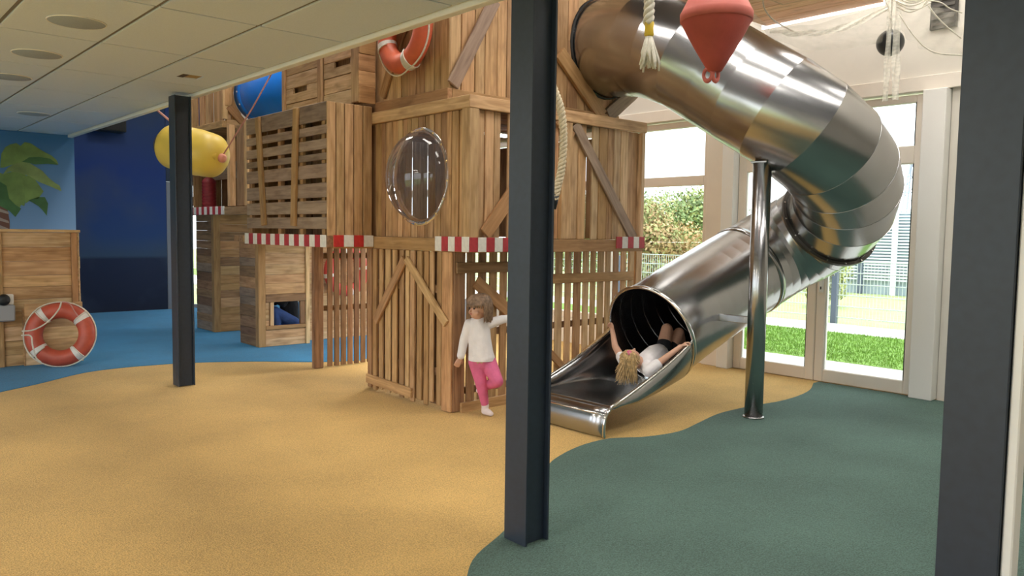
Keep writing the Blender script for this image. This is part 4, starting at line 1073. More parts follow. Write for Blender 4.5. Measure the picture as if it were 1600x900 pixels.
# ------------------------------------------------------------------ yellow cylinder buoy
bc0, bc1 = AT(274, 230, 8.7), AT(334, 244, 8.45)
ax = (bc1 - bc0).normalized(); Lb = (bc1 - bc0).length
yb = thing('yellow_buoy', (bc0 + bc1) / 2 - Vector((0, 0, .25)), 'plump yellow cylinder buoy hung on pink ropes behind the steel column', 'buoy')
mw = axis_mat(bc0, ax); br = .246
prof = [(.02, -.12), (.11, -.112), (.19, -.085), (.24, -.035), (br, .03), (br, Lb * .35), (br + .004, Lb * .36), (br + .004, Lb * .62), (br, Lb * .64), (br - .006, Lb * .82), (.23, Lb * .98), (.17, Lb * 1.1), (.1, Lb * 1.17), (.02, Lb * 1.2)]
lathe('float_body', prof, mw, M_YELLOW, yb, 40)
for s in (1, -1):
    tip = mw @ Vector((0, 0, Lb * 1.17))
fin_pts = [(-.012, Lb * .78), (.012, Lb * .78), (.03, Lb * 1.17), (-.03, Lb * 1.17)]
V = []
for hz, zz_ in ((.0, Lb * .70), (.05, Lb * 1.14), (.05, Lb * 1.2)): pass
side = mw.to_3x3() @ Vector((0, 1, 0))
sdir = (-FH); sdir = (sdir - ax * sdir.dot(ax)).normalized()
p_a = mw @ Vector((0, 0, Lb * .62)) + sdir * (br + .0); p_b = mw @ Vector((0, 0, Lb * 1.16)) + sdir * .06
tube('moulded_fin', [p_a, p_a.lerp(p_b, .4) + sdir * .028, p_a.lerp(p_b, .75) + sdir * .032, p_b], [.004, .022, .034, .04], M_YELLOW, yb, 12)
lathe('eyelet', [(.03, Lb * 1.12), (.05, Lb * 1.16), (.045, Lb * 1.25), (.02, Lb * 1.27)], mw, M_PINKTIP, yb, 14)
lathe('end_cap', [(.15, -.16), (.16, -.155), (.16, -.10), (.12, -.09)], mw, mat('dark_cap', (.05, .045, .06), .6), yb, 20)
tp = G(229, 158, CEIL + .02)
tube('hanging_rope', [mw @ Vector((0, 0, 0.0)) + Vector((0, 0, .24)), AT(231, 160, 8.8)], .013, M_ROPEP, yb, 8)
tube('hanging_rope', [mw @ Vector((0, 0, Lb * 1.19)), AT(395, 168, 8.25), AT(437, 92, 8.0)], .008, M_ROPEP, yb, 6)

# ------------------------------------------------------------------ red cone buoy
D = 5.35
cp = AT(1119, 40, D); sc = D / F_PX
cb = thing('cone_buoy', AT(1115, 132, D), 'faded red cone shaped marker buoy hanging before the steel slide', 'buoy')
prof = [(.034, -.305), (.045, -.30), (.085, -.235), (.135, -.15), (.19, -.055), (.226, .018), (.228, .026)]
lathe('cone', [(r_, cp.z + h) for r_, h in prof], Matrix.Translation((cp.x, cp.y, 0)), M_CONE, cb, 48)
lathe('rim_band', [(.229, cp.z + .022), (.236, cp.z + .026), (.238, cp.z + .075), (.232, cp.z + .085), (.19, cp.z + .17), (.12, cp.z + .36), (.05, cp.z + .5)], Matrix.Translation((cp.x, cp.y, 0)), M_CONE2, cb, 48)
ez = AT(1114, 117, D)
for s in (-1, 1):
    nrm = (-FH + RH * .75 * s).normalized()
    mwe = axis_mat(Vector((cp.x, cp.y, ez.z)) + RH * .026 * s - RH * .02, nrm)
    V, Fs = [], []; N, n = 22, 8
    for i in range(N):
        a = 2 * PI * i / N
        for k in range(n):
            b = 2 * PI * k / n; r_ = .03 + .012 * math.cos(b); V.append(mwe @ Vector((r_ * 1.35 * math.cos(a), r_ * .95 * math.sin(a), .013 * math.sin(b))))
    for i in range(N):
        for k in range(n): Fs.append([i * n + k, ((i + 1) % N) * n + k, ((i + 1) % N) * n + (k + 1) % n, i * n + (k + 1) % n])
    mkworld('eyelet', V, Fs, M_CONE2, cb, smooth=True)
tube('hanging_rope', [(cp.x, cp.y, cp.z + .49), (cp.x, cp.y, 4.99)], .012, M_COTTON, cb, 8)

# ------------------------------------------------------------------ ropes
def twisted(name, pts, r_, m, parent, pitch=.09, strands=3):
    P = cat_rom(pts, 14); L_ = [0]
    for i in range(1, len(P)): L_.append(L_[-1] + (P[i] - P[i - 1]).length)
    u = Vector((0, 0, 1)); out = []
    frames = []; prev = None
    for i, p in enumerate(P):
        t_ = (P[min(i + 1, len(P) - 1)] - P[max(i - 1, 0)]).normalized()
        w_ = RH if prev is None else prev; w_ = (w_ - t_ * w_.dot(t_)).normalized(); prev = w_; frames.append((p, w_, t_.cross(w_)))
    for s in range(strands):
        pts_ = [p + (a * math.cos(2 * PI * (l / pitch + s / strands)) + b * math.sin(2 * PI * (l / pitch + s / strands))) * r_ * .55 for (p, a, b), l in zip(frames, L_)]
        tube(name, pts_, r_ * .52, m, parent, 8)
D = 5.6
rp = thing('climbing_rope', AT(865, 325, D), 'thick twisted cream rope with black taped end by the steel column', 'rope')
twisted('strand', [AT(838, 20, D), AT(852, 85, D), AT(863, 132, D), AT(876, 170, D), AT(880.5, 215, D), AT(877, 265, D), AT(870, 295, D), AT(866, 312, D)], .029, M_ROPE, rp, .085)
tube('rope_tail', [AT(838, 20, D), AT(836, -60, D), Vector((AT(836, -60, D).x, AT(836, -60, D).y, 4.995))], .028, M_ROPE, rp, 10)
tube('taped_end', [AT(867.5, 304, D), AT(862.5, 326, D)], .030, M_BLACK, rp, 14)
D = 5.0
tr = thing('tassel_rope', AT(1013, 108, D), 'white rope with yellow tape and frayed tassel end before the slide', 'rope')
twisted('strand', [AT(1014, -45, D), AT(1015, -10, D), AT(1013.5, 38, D)], .034, M_COTTON, tr, .12)
tt_ = AT(1014, -45, D); tube('rope_tail', [tt_, (tt_.x, tt_.y, 4.995)], .03, M_COTTON, tr, 10)
lathe('tape', [(.024, 0), (.03, .01), (.027, .05), (.03, .085), (.024, .09)], axis_mat(AT(1014, 57, D), (0, 0, 1)), M_TAPE, tr, 18)
rng = random.Random(3)
top = AT(1014, 56, D)
tz = Vector((0, 0, -1))
for k in range(46):
    a = rng.uniform(0, 2 * PI); sp = rng.uniform(.1, .34) * rng.uniform(.3, 1); L_ = rng.uniform(.13, .215)
    d_ = (Vector((math.cos(a), math.sin(a), 0)))
    s_ = top + d_ * .016
    pts = [s_, s_ + d_ * sp * L_ * .5 + tz * L_ * .4, s_ + d_ * sp * L_ * 1.0 + tz * L_ * .75, s_ + d_ * (sp * L_ * 1.15 + rng.uniform(-.01, .012)) + tz * L_]
    tube('tassel_strand', pts, [.006, .0085, .009, .006], M_COTTON, tr, 5)

# ------------------------------------------------------------------ timber ceiling raft with LED edge
RZ = 3.62
def RP(px, py): return G(px, py, RZ)
r_r = RP(1382, 4); r_l = RP(1196, 41)
rx = (r_r.x + r_l.x) / 2
raft = thing('ceiling_raft', (rx - .7, (r_r.y + r_l.y) / 2, RZ), 'hanging orange timber ceiling raft with a bright lit edge', 'ceiling raft')
x = rx - 1.6
while x < rx - .02:
    x1 = min(x + .2, rx); box('raft_board', (x, r_r.y, RZ), (x1 - .004, r_l.y, RZ + .05), W['raft'], raft, 'y'); x = x1
box('led_strip', (rx + .001, r_r.y, RZ - .02), (rx + .03, r_l.y + .05, RZ + .022), M_LED, raft, 'y', .003)
box('edge_profile', (rx + .001, r_r.y, RZ + .023), (rx + .03, r_l.y, RZ + .08), M_WHITE, raft, 'y', .003)
q_ = RP(1222, 6); box('inset_frame', (q_.x - .5, q_.y - .45, RZ - .012), (q_.x, q_.y + .0, RZ - .001), W['pale'], raft, 'y')
box('inset_panel', (q_.x - .47, q_.y - .42, RZ - .016), (q_.x - .03, q_.y - .03, RZ - .0125), W['raft'], raft, 'y')
for x_, y_ in ((rx - 1.5, r_r.y + .1), (rx - 1.5, r_l.y - .1), (rx - .1, r_r.y + .1), (rx - .1, r_l.y - .1)):
    tube('hanger', [(x_, y_, RZ + .05), (x_, y_, 4.998)], .006, M_DSTEEL, raft, 6)

# ------------------------------------------------------------------ fishing net, float ball and wall vent by the facade
net = thing('fishing_net', AT(1398, 155, 7.0), 'sheer cream fishing net draped in swags over the glazed doors', 'net')
def swag(tops, bots, m, n=26, rows=10, Dt=7.0, Db=7.0, amp=.03, name='net_swag'):
    T = cat_rom([AT(x, y, d) for x, y, d in tops], n // (len(tops) - 1)); B = cat_rom([AT(x, y, d) for x, y, d in bots], n // (len(bots) - 1))
    N = min(len(T), len(B)); V = []
    for r_ in range(rows + 1):
        f = r_ / rows
        V.append([T[int(i * (len(T) - 1) / (N - 1))].lerp(B[int(i * (len(B) - 1) / (N - 1))], f) + FH * amp * math.sin(i * 1.1 + r_ * .9) for i in range(N)])
    grid_obj(name, V, m, net, th=0)
swag([(1170, 8, 6.8), (1200, 40, 6.8), (1270, 38, 6.9), (1330, 22, 7.0), (1392, 4, 7.1)], [(1180, 38, 6.8), (1215, 64, 6.9), (1275, 79, 7.0), (1345, 73, 7.1), (1392, 62, 7.2)], M_NET)
swag([(1200, 44, 6.75), (1250, 48, 6.8), (1310, 40, 6.9), (1392, 8, 7.1)], [(1205, 52, 6.75), (1260, 57, 6.8), (1325, 46, 6.9), (1394, 14, 7.1)], M_NETD)
swag([(1404, 0, 7.1), (1440, 3, 7.1), (1470, 14, 7.1), (1502, 22, 7.1)], [(1404, 45, 7.2), (1430, 70, 7.2), (1462, 83, 7.2), (1502, 86, 7.2)], M_NET)
swag([(1388, 0, 7.05), (1392, 0, 7.05), (1396, 0, 7.05)], [(1378, 158, 7.05), (1383, 158, 7.05), (1388, 158, 7.05)], M_NETD, 8, 14, amp=.01, name='net_tail')
swag([(1395, 0, 7.0), (1400, 0, 7.0), (1408, 0, 7.0)], [(1393, 156, 7.0), (1399, 156, 7.0), (1405, 156, 7.0)], M_NETD, 8, 14, amp=.012, name='net_tail')
rng = random.Random(5)
for k in range(7):
    y0 = -14 + k * 5
    pts = [AT(1400 + rng.uniform(-3, 3), y0 - 6, 7.0), AT(1420, y0 + 4 + rng.uniform(-2, 2), 6.9), AT(1438, y0 + rng.uniform(-3, 3), 6.92), AT(1452 + rng.uniform(-3, 3), y0 - 12, 7.0)]
    tube('gathered_cord', cat_rom(pts, 6), .007, M_COTTON, net, 6)
for pts in ([(1192, -5), (1194, 12), (1205, 28), (1222, 40), (1245, 52)], [(1450, 8), (1462, 24), (1480, 42), (1502, 60)], [(1448, 0), (1470, 4), (1485, 14), (1503, 20)], [(1405, 22), (1425, 52), (1447, 75), (1470, 84), (1503, 86)], [(1383, 0), (1389, 14), (1391, 30)]):
    tube('net_cord', cat_rom([AT(x, y, 6.9) for x, y in pts], 6), .006, M_COTTON, net, 6)
fb = AT(1391, 67, 7.25)
ball = thing('float_ball', fb - Vector((0, 0, .12)), 'black plastic float ball hanging behind the net tails', 'float')
me_b = lathe('ball', [(.118 * math.sin(R(t_)) + .0005, fb.z - .118 * math.cos(R(t_))) for t_ in range(0, 181, 10)], Matrix.Translation((fb.x, fb.y, 0)), mat('black_float', (.02, .024, .028), .3), ball, 28)
tube('ball_cord', [(fb.x, fb.y, fb.z + .11), (fb.x, fb.y, 4.99)], .006, M_BLACK, ball, 6)
v0, v1 = PV(1452, 48, FAC - .03), PV(1497, -6, FAC - .03)
vent = thing('wall_vent', (FAC - .02, (v0.y + v1.y) / 2, v0.z), 'dark square ventilation opening high in the beige wall', 'vent')
box('frame', (FAC - .03, min(v0.y, v1.y), v0.z), (FAC - .001, max(v0.y, v1.y), v1.z + .1), mat('vent_dark', (.05, .045, .04), .7), vent, 'y', .006)
for k in range(7):
    z = v0.z + .03 + k * .055; box('louvre', (FAC - .038, min(v0.y, v1.y) + .02, z), (FAC - .0305, max(v0.y, v1.y) - .02, z + .028), M_DSTEEL, vent, 'y', .002)

# ------------------------------------------------------------------ outdoors
GZ = -.02
struct(box('ground_paving', (-30, -30, GZ - .1), (60, 60, GZ - .05), M_FIELD, bevel=.001), 'pale playing field beyond the building')
def strip(name, x0, x1, z, m, label, y0=-12, y1=30):
    return struct(box(name, (x0, y0, GZ - .049), (x1, y1, z), m, None, 'y', .002), label)
strip('terrace', 7.97, 9.35, GZ, M_PAVE, 'pale concrete terrace outside the doors')
lawn = strip('lawn', 9.352, 12.2, GZ + .005, M_GRASS, 'bright green lawn strip'); 
strip('path', 12.202, 13.5, GZ - .004, M_PAVE, 'pale paved path beyond the lawn')
# short grass blades on the strip of lawn that is in view
def blades():
    V = []; Fs = []; rg = random.Random(11)
    for k in range(26000):
        x = rg.uniform(9.36, 12.15); y = rg.uniform(1.0, 9.0); h = rg.uniform(.02, .05); a = rg.uniform(0, PI); w_ = .006; b = len(V)
        V += [(x - w_ * math.cos(a), y - w_ * math.sin(a), GZ + .006), (x + w_ * math.cos(a), y + w_ * math.sin(a), GZ + .006), (x + rg.uniform(-.02, .02), y + rg.uniform(-.02, .02), GZ + .006 + h)]; Fs.append([b, b + 1, b + 2])
    o = mkworld('grass', V, Fs, M_GRASS); tag(o, 'short green grass blades on the lawn strip outside', 'grass', kind='stuff')
blades()
# wire mesh fence
FX = 13.75
fence = thing('wire_fence', (FX, 6, GZ), 'low wire mesh fence with dark posts along the path', 'fence')
for k in range(9):
    y = ya(1307, 400, FX) - 5.0 + 2.5 * k; box('post', (FX - .05, y - .05, GZ - .05), (FX + .05, y + .05, 1.02 if k != 2 else 1.6), M_FPOST, fence, 'z', .006)
for z in [.06 + .2 * k for k in range(6)]: box('rail_wire', (FX - .012, -4, z), (FX + .012, 18, z + .016), M_WIRE, fence, 'y', .003)
V = []; Fs = []
y = -4
while y < 18:
    b = len(V); r_ = .004
    V += [(FX - r_, y, GZ - .05), (FX, y + r_, GZ - .05), (FX + r_, y - r_, GZ - .05), (FX - r_, y, 1.06), (FX, y + r_, 1.06), (FX + r_, y - r_, 1.06)]
    Fs += [[b, b + 1, b + 4, b + 3], [b + 1, b + 2, b + 5, b + 4], [b + 2, b, b + 3, b + 5]]; y += .06
o = mkworld('upright_wires', V, Fs, M_WIRE, fence); o['kind'] = 'stuff'
# slatted screen in the distance
SX = 22.0
scr = thing('slatted_screen', (SX, 8, GZ), 'long screen of pale horizontal slats beyond the playing field', 'screen')
yL, yR = ya(1215, 400, SX), ya(1470, 400, SX)
for k in range(24):
    z = .32 + k * .083; box('slat', (SX, yR - 1, z), (SX + .03, yL + 1, z + .042), M_SLAT, scr, 'y', .002)
for px in (1240, 1345, 1397, 1450): y = ya(px, 400, SX - .04); box('post', (SX - .08, y - .07, GZ - .05), (SX - .001, y + .07, 2.35), M_FPOST if px < 1390 else M_SLAT, scr, 'z', .01)
box('backing_sheet', (SX + .12, yR - 1, GZ - .05), (SX + .16, yL + 1, 2.2), M_BLUEGREY, scr, 'y', .002)
# power pylon far away
py0 = AT(1422, 345, 140); by = py0.y; bx_ = py0.x
pyl = thing('power_pylon', (bx_, by, GZ), 'lattice power pylon standing far beyond the screen', 'pylon')
apex = AT(1414, 248, 140).z
for sx in (-1, 1):
    for sy in (-1, 1): bar('leg', (bx_ + sx * 1.7, by + sy * 1.7, -.1), (bx_ + sx * .2, by + sy * .2, apex), .22, .22, (1, 0, 0), M_PYLON, pyl)
zz = 1.0
while zz < apex - 1:
    f = 1 - zz / apex; g = 1 - (zz + 2) / apex; w0, w1 = .2 + 1.5 * f, .2 + 1.5 * max(0, g)
    for d in (1, -1): bar('lattice_bar', Vector((bx_, by, zz)) - Vector((.745, -.667, 0)) * w0 * d * 1.2, Vector((bx_, by, zz + 2)) + Vector((.745, -.667, 0)) * w1 * d * 1.2, .12, .12, (1, 0, 0), M_PYLON, pyl)
    zz += 2
for z, w_ in ((apex * .62, 3.4), (apex * .8, 2.6)): bar('cross_arm', Vector((bx_, by, z)) - RH * w_, Vector((bx_, by, z)) + RH * w_, .18, .18, (0, 0, 1), M_PYLON, pyl)
# trees
def tree(name, base, h, w_, label, mats, n, seed, grp, trunk=True):
    rg = random.Random(seed); base = Vector(base)
    t = thing(name, base, label, 'tree', grp)
    tube('trunk', [base + Vector((0, 0, -.08)), base + Vector((.05, .03, h * .35)), base + Vector((0, .08, h * .7))], [.12, .09, .04], M_BARK, t, 8)
    blobs = [(Vector((rg.uniform(-.3, .3) * w_, rg.uniform(-.3, .3) * w_, h * rg.uniform(.15, .85))), rg.uniform(.18, .3) * w_) for _ in range(30)]
    for q, m in enumerate(mats):
        V = []; Fs = []
        for _ in range(n // len(mats)):
            c_, r_ = blobs[rg.randrange(q, len(blobs), 1) if rg.random() < .3 else (rg.randrange(len(blobs) // len(mats)) * len(mats) + q) % len(blobs)]
            d_ = Vector((rg.gauss(0, 1), rg.gauss(0, 1), rg.gauss(0, 1))).normalized(); p_ = base + c_ + d_ * r_ * rg.uniform(.6, 1.05)
            if p_.z < .1: continue
            u_ = Vector((rg.gauss(0, 1), rg.gauss(0, 1), rg.gauss(0, 1))).normalized(); v_ = d_.cross(u_); s = rg.uniform(.035, .065); b = len(V)
            V += [p_ - u_ * s, p_ + v_ * s * .6, p_ + u_ * s, p_ - v_ * s * .6]; Fs.append([b, b + 1, b + 2, b + 3])
        o = mkworld('foliage', V, Fs, m, t); o['kind'] = 'stuff'
for i, (px, D, h, w_, ms, lab) in enumerate([(1016, 19, 2.3, 2.2, [M_LEAF[2], M_LEAF[1]], 'rusty brown autumn tree seen through the window'), (1070, 22, 2.75, 2.5, [M_LEAF[1], M_LEAF[0]], 'bushy yellow green tree seen through the window'), (1112, 26.5, 2.8, 2.6, [M_LEAF[0], M_LEAF[1]], 'green tree half hidden by the window post'), (975, 25.5, 2.9, 2.6, [M_LEAF[0]], 'dark green tree behind the wooden tower'), (890, 29, 3.2, 3.0, [M_LEAF[0], M_LEAF[1]], 'broad green tree far behind the wooden tower')]):
    b = AT(px, 400, D); tree('garden_tree', (b.x, b.y, GZ - .04), h, w_, lab, ms, 15000, 20 + i, 'garden trees')
b = AT(1290, 400, 17.5); tree('garden_shrub', (b.x, b.y, GZ - .04), 1.3, 1.0, 'small green shrub before the slatted screen', [M_LEAF[1]], 2500, 40, None)
b = G(285, 470); tree('garden_shrub', (5.6, 19.5, GZ - .04), 2.4, 1.8, 'green shrub outside the far glass door', [M_LEAF[1], M_LEAF[0]], 4000, 41, None)

# ------------------------------------------------------------------ people
def cap_geo(bm, p, q, r1, r2, n=14, m=5):
    p, q = Vector(p), Vector(q); ax = q - p; L_ = ax.length; mw = axis_mat(p, ax if L_ > 1e-6 else (0, 0, 1)); prof = []
    for k in range(m + 1): a = -PI / 2 + PI / 2 * k / m; prof.append((max(r1 * math.cos(a), .0004), r1 * math.sin(a)))
    for k in range(m + 1): a = PI / 2 * k / m; prof.append((max(r2 * math.cos(a), .0004), L_ + r2 * math.sin(a)))
    V, Fs = lathe_geo(prof, mw, n)
    vs = [bm.verts.new(v) for v in V]
    for f in Fs:
        try: bm.faces.new([vs[i] for i in f])
        except ValueError: pass
def ell(bm, c, rad_, rot=None, n=20):
    mw = Matrix.Translation(c) @ (rot.to_4x4() if rot else Matrix.Identity(4)) @ Matrix.Diagonal((*rad_, 1))
    bmesh.ops.create_uvsphere(bm, u_segments=n, v_segments=n // 2, radius=1, matrix=mw)
def chain(bm, pts, rs):
    for i in range(len(pts) - 1): cap_geo(bm, pts[i], pts[i + 1], rs[i], rs[i + 1])
def fuse(name, bm, voxel, m, parent, smooth=6):
    me = bpy.data.meshes.new(name); bmesh.ops.recalc_face_normals(bm, faces=bm.faces); bm.to_mesh(me); bm.free()
    o = bpy.data.objects.new(name, me); COL.objects.link(o)
    r_ = o.modifiers.new('r', 'REMESH'); r_.mode = 'VOXEL'; r_.voxel_size = voxel; r_.use_smooth_shade = True
    s_ = o.modifiers.new('s', 'SMOOTH'); s_.iterations = smooth; s_.factor = .5
    dg = bpy.context.evaluated_depsgraph_get(); me2 = bpy.data.meshes.new_from_object(o.evaluated_get(dg))
    bpy.data.objects.remove(o); bpy.data.meshes.remove(me)
    me2.name = name
    for p in me2.polygons: p.use_smooth = True
    me2.materials.clear(); me2.materials.append(m)
    vs = [v.co.copy() for v in me2.vertices]; c = sum(vs, Vector()) / len(vs)
    me2.transform(Matrix.Translation(-c)); o = bpy.data.objects.new(name, me2); COL.objects.link(o); setp(o, parent, Matrix.Translation(c)); return o
def hand(bm, wrist, d, palm_n, L_=.10, curl=.5, side=1):
    """palm and five fingers; d direction of the hand, palm_n palm normal (fingers curl that way)"""
    d = Vector(d).normalized(); nrm = Vector(palm_n); nrm = (nrm - d * nrm.dot(d)).normalized(); w_ = d.cross(nrm) * side; wrist = Vector(wrist)
    k = L_ / .10
    for j in (-1.0, -.33, .33, 1.0): cap_geo(bm, wrist + w_ * j * .008 * k, wrist + d * .045 * k + w_ * j * .016 * k, .0095 * k, .0085 * k, 8, 3)
    for j, ln in ((-1.0, .040), (-.33, .047), (.33, .050), (1.0, .045)):
        b = wrist + d * .045 * k + w_ * j * .0175 * k; pts = [b]; ang = 0
        for s_, q in ((.42, .5), (.32, 1.0), (.26, 1.2)):
            ang += curl * q; pts.append(pts[-1] + (d * math.cos(ang) + nrm * math.sin(ang)) * ln * s_ * k)
        chain(bm, pts, [.0068 * k, .0064 * k, .0058 * k, .005 * k])
    b = wrist + d * .014 * k + w_ * .013 * k
    chain(bm, [b, b + (d * .6 + w_ * .7 + nrm * .4).normalized() * .022 * k, b + (d * .6 + w_ * .7 + nrm * .4).normalized() * .022 * k + (d * .85 + w_ * .2 + nrm * .5).normalized() * .022 * k], [.0085 * k, .0075 * k, .0058 * k])
def strands(name, curves, m, parent, r0=.006, n=5):
    V = []; Fs = []
    for pts in curves:
        P = cat_rom(pts, 4); N = len(P); rr = [r0 * (1 - .75 * (i / (N - 1)) ** 2) for i in range(N)]
        v, f = tube_geo(P, rr, n); b = len(V); V += v; Fs += [[i + b for i in q] for q in f]
    return mkworld(name, V, Fs, m, parent, smooth=True)

# ---- girl standing at the tower corner
gf = G(758, 649); gf.z = .004
def P1(rx, up_, tz_=0): return gf + RH * rx - FH * tz_ + Vector((0, 0, up_))
g1 = thing('person', gf, 'small child in white top and pink leggings standing on one leg at the tower corner', 'person')
faced = (-RH * .80 - FH * .60).normalized(); fup = Vector((0, 0, 1)); fside = fup.cross(faced)
hd = P1(-.052, .888, .03)
bm = bmesh.new()
ell(bm, hd + Vector((0, 0, .015)), (.078, .086, .082), Matrix((fside, faced, fup)).transposed())
ell(bm, hd + faced * .022 - fup * .035, (.058, .064, .062), Matrix((fside, faced, fup)).transposed())
ell(bm, hd + faced * .062 - fup * .068, (.022, .02, .017), Matrix((fside, faced, fup)).transposed())
cap_geo(bm, hd + faced * .078 - fup * .004, hd + faced * .094 - fup * .024, .006, .0105)
for s in (-1, 1):
    ell(bm, hd + fside * .078 * s - fup * .012 - faced * .006, (.009, .018, .024), Matrix((fside, faced, fup)).transposed())
    ell(bm, hd + faced * .058 + fside * .038 * s - fup * .038, (.024, .022, .022), Matrix((fside, faced, fup)).transposed())
cap_geo(bm, hd + faced * .078 - fup * .048 - fside * .014, hd + faced * .078 - fup * .048 + fside * .014, .008, .008)
chain(bm, [hd - fup * .06, P1(-.058, .775, .0)], [.035, .036])
chain(bm, [P1(-.055, .74), P1(-.05, .62, .01), P1(-.035, .50, .01), P1(-.03, .44)], [.075, .08, .082, .08])
shL, shR = P1(-.135, .745), P1(.028, .757)
chain(bm, [P1(-.06, .76), shL], [.045, .036]); chain(bm, [P1(-.05, .765), shR], [.045, .036])
elL, wrL = P1(-.178, .62, .0), P1(-.205, .475, .02)
chain(bm, [shL, elL, wrL], [.034, .027, .019])
elR, wrR = P1(.125, .785, -.03), P1(.225, .80, -.06)
chain(bm, [shR, elR, wrR], [.034, .026, .019])
hand(bm, wrL, (-RH * .35 - Vector((0, 0, 1)) * .8), -RH * .2 + FH * .9, .11, .55, 1)
hand(bm, wrR, (RH * .9 + Vector((0, 0, .1)) + FH * .3), FH, .11, .6, 1)
hipL, hipR = P1(-.075, .44), P1(.018, .44)
knL, anL = P1(-.035, .27, .03), P1(-.0, .075, .0)
knR, anR = P1(.098, .30, .11), P1(.0, .225, -.07)
chain(bm, [hipL, knL, anL], [.062, .042, .027]); chain(bm, [hipR, knR, anR], [.062, .043, .028])
toeL = P1(.05, .02, .045)
chain(bm, [anL, P1(-.006, .028, -.006)], [.026, .024]); chain(bm, [P1(-.006, .026, -.006), P1(.025, .023, .02), toeL], [.022, .024, .016])
toeR = P1(-.06, .18, -.11)
chain(bm, [anR, toeR], [.026, .018])
body = fuse('body', bm, .0045, M_SKIN, g1, 4)
bm = bmesh.new()
chain(bm, [P1(-.058, .765), P1(-.055, .74)], [.05, .084]); chain(bm, [P1(-.055, .74), P1(-.05, .62, .012), P1(-.04, .51, .012), P1(-.035, .475, .01)], [.084, .09, .1, .108])
chain(bm, [P1(-.06, .755), shL, elL, P1(-.202, .49, .018)], [.05, .045, .036, .031]); chain(bm, [P1(-.05, .76), shR, elR, P1(.215, .798, -.057)], [.05, .044, .034, .028])
# cut the shirt flat at the hem with a wide lower body trimmed after fusing
shirt = fuse('shirt', bm, .006, M_SHIRT, g1, 5)
def trim_below(o, z, flare=0):
    bm = bmesh.new(); bm.from_mesh(o.data); off = WM[o.name].translation
    bmesh.ops.bisect_plane(bm, geom=bm.verts[:] + bm.edges[:] + bm.faces[:], plane_co=Vector((0, 0, z)) - off, plane_no=(0, 0, -1), clear_outer=False, clear_inner=False)
    cx = P1(-.035, 0)
    rm_ = [v for v in bm.verts if v.co.z + off.z < z - .0005 and ((v.co + off) - Vector((cx.x, cx.y, v.co.z + off.z))).length < .145 and (v.co + off - P1(-.2, .48, .02)).length > .055]
    bmesh.ops.delete(bm, geom=rm_, context='VERTS'); bm.to_mesh(o.data); bm.free()
    sm = o.modifiers.new('cloth', 'SOLIDIFY'); sm.thickness = .005; sm.offset = 0
trim_below(shirt, gf.z + .455)
bm = bmesh.new()
chain(bm, [P1(-.03, .49), P1(-.028, .43)], [.082, .082])
chain(bm, [hipL, knL, P1(-.004, .10, .004)], [.07, .049, .034]); chain(bm, [hipR, knR, anR.lerp(knR, .06)], [.07, .05, .036])
fuse('leggings', bm, .006, M_PINK, g1, 4)
bm = bmesh.new()
chain(bm, [P1(-.002, .095, .002), anL, P1(-.006, .03, -.006)], [.031, .031, .027]); chain(bm, [P1(-.006, .03, -.006), P1(.025, .027, .02), toeL], [.027, .028, .02]); chain(bm, [anR, toeR], [.03, .023])
fuse('socks', bm, .005, M_SOCK, g1, 3)
# hair: cap plus hanging strands cut to a bob with a fringe
rg = random.Random(2); cur = []
hc0 = hd + Vector((0, 0, .02))
crown = hc0 + Vector((0, 0, .088)) - faced * .015
for k in range(420):
    a = rg.uniform(-PI, PI)                       # 0 = face direction
    dirh = faced * math.cos(a) + fside * math.sin(a)
    front = abs(a) < 1.3
    ztip = (-.006 if front else -.125) + rg.uniform(-.016, .012); lift = rg.uniform(.0, .012)
    p0 = crown + dirh * rg.uniform(.0, .03)
    p1 = hc0 + dirh * (.062 + lift) + fup * (.068); p2 = hc0 + dirh * (.088 + lift + (.004 if front else 0)) + fup * (.015)
    p3 = hc0 + dirh * (.092 + lift) + fup * (ztip * .45); p4 = hc0 + dirh * (.086 + lift * 1.4) + fup * ztip
    if front: cur.append([p0, p1, p2, hc0 + dirh * (.092 + lift) + fup * ztip])
    else: cur.append([p0, p1, p2, p3, p4])
hairo = strands('hair', cur, M_HAIRB, g1, .0075)
for s in (-1, 1):
    p = hd + faced * .077 + fside * .03 * s - fup * .002
    lathe('eye', [(.0005 + .009 * math.sin(R(t_)), -.0065 * math.cos(R(t_))) for t_ in range(0, 181, 20)], axis_mat(p, faced), M_EYE, g1, 12)
bm = bmesh.new(); cap_geo(bm, hd + faced * .087 - fup * .049 - fside * .012, hd + faced * .087 - fup * .049 + fside * .012, .0045, .0045); fuse('mouth', bm, .002, M_LIP, g1, 1)

# ---- girl lying on her back in the chute, head first
tz0 = MZ - RB
def C2(px, py, D): return AT(px, py, D)
g2o = Vector((MX - .25, YC, LZ + .02))
g2 = thing('person', g2o, 'blonde child in white t-shirt lying in the slide mouth holding its rim', 'person')
head = AT(984, 562, 6.42)
nk = AT(998, 566, 6.46)
chest = AT(1010, 567, 6.5); belly = AT(1022, 556, 6.68); pelv = AT(1036, 552, 6.86)
shA = AT(975, 566, 6.55); shB = AT(1013, 580, 6.34)
elA, wrA = AT(961, 541, 6.72), AT(957, 517, 6.86)
elB, wrB = AT(1039, 560, 6.34), AT(1063, 542, 6.36)
hf = (head - nk).normalized()
bm = bmesh.new()
hz_ = hf; hl = (Vector((0, 0, 1)) - hz_ * hz_.z).normalized(); hs_ = hl.cross(hz_)
hr = Matrix((hs_, hl, hz_)).transposed()
ell(bm, head, (.074, .084, .088), hr); ell(bm, head + hl * .03 - hz_ * .03, (.055, .055, .05), hr)
cap_geo(bm, head + hl * .082 - hz_ * .005, head + hl * .094 - hz_ * .02, .006, .010)
cap_geo(bm, head, nk, .035, .036)
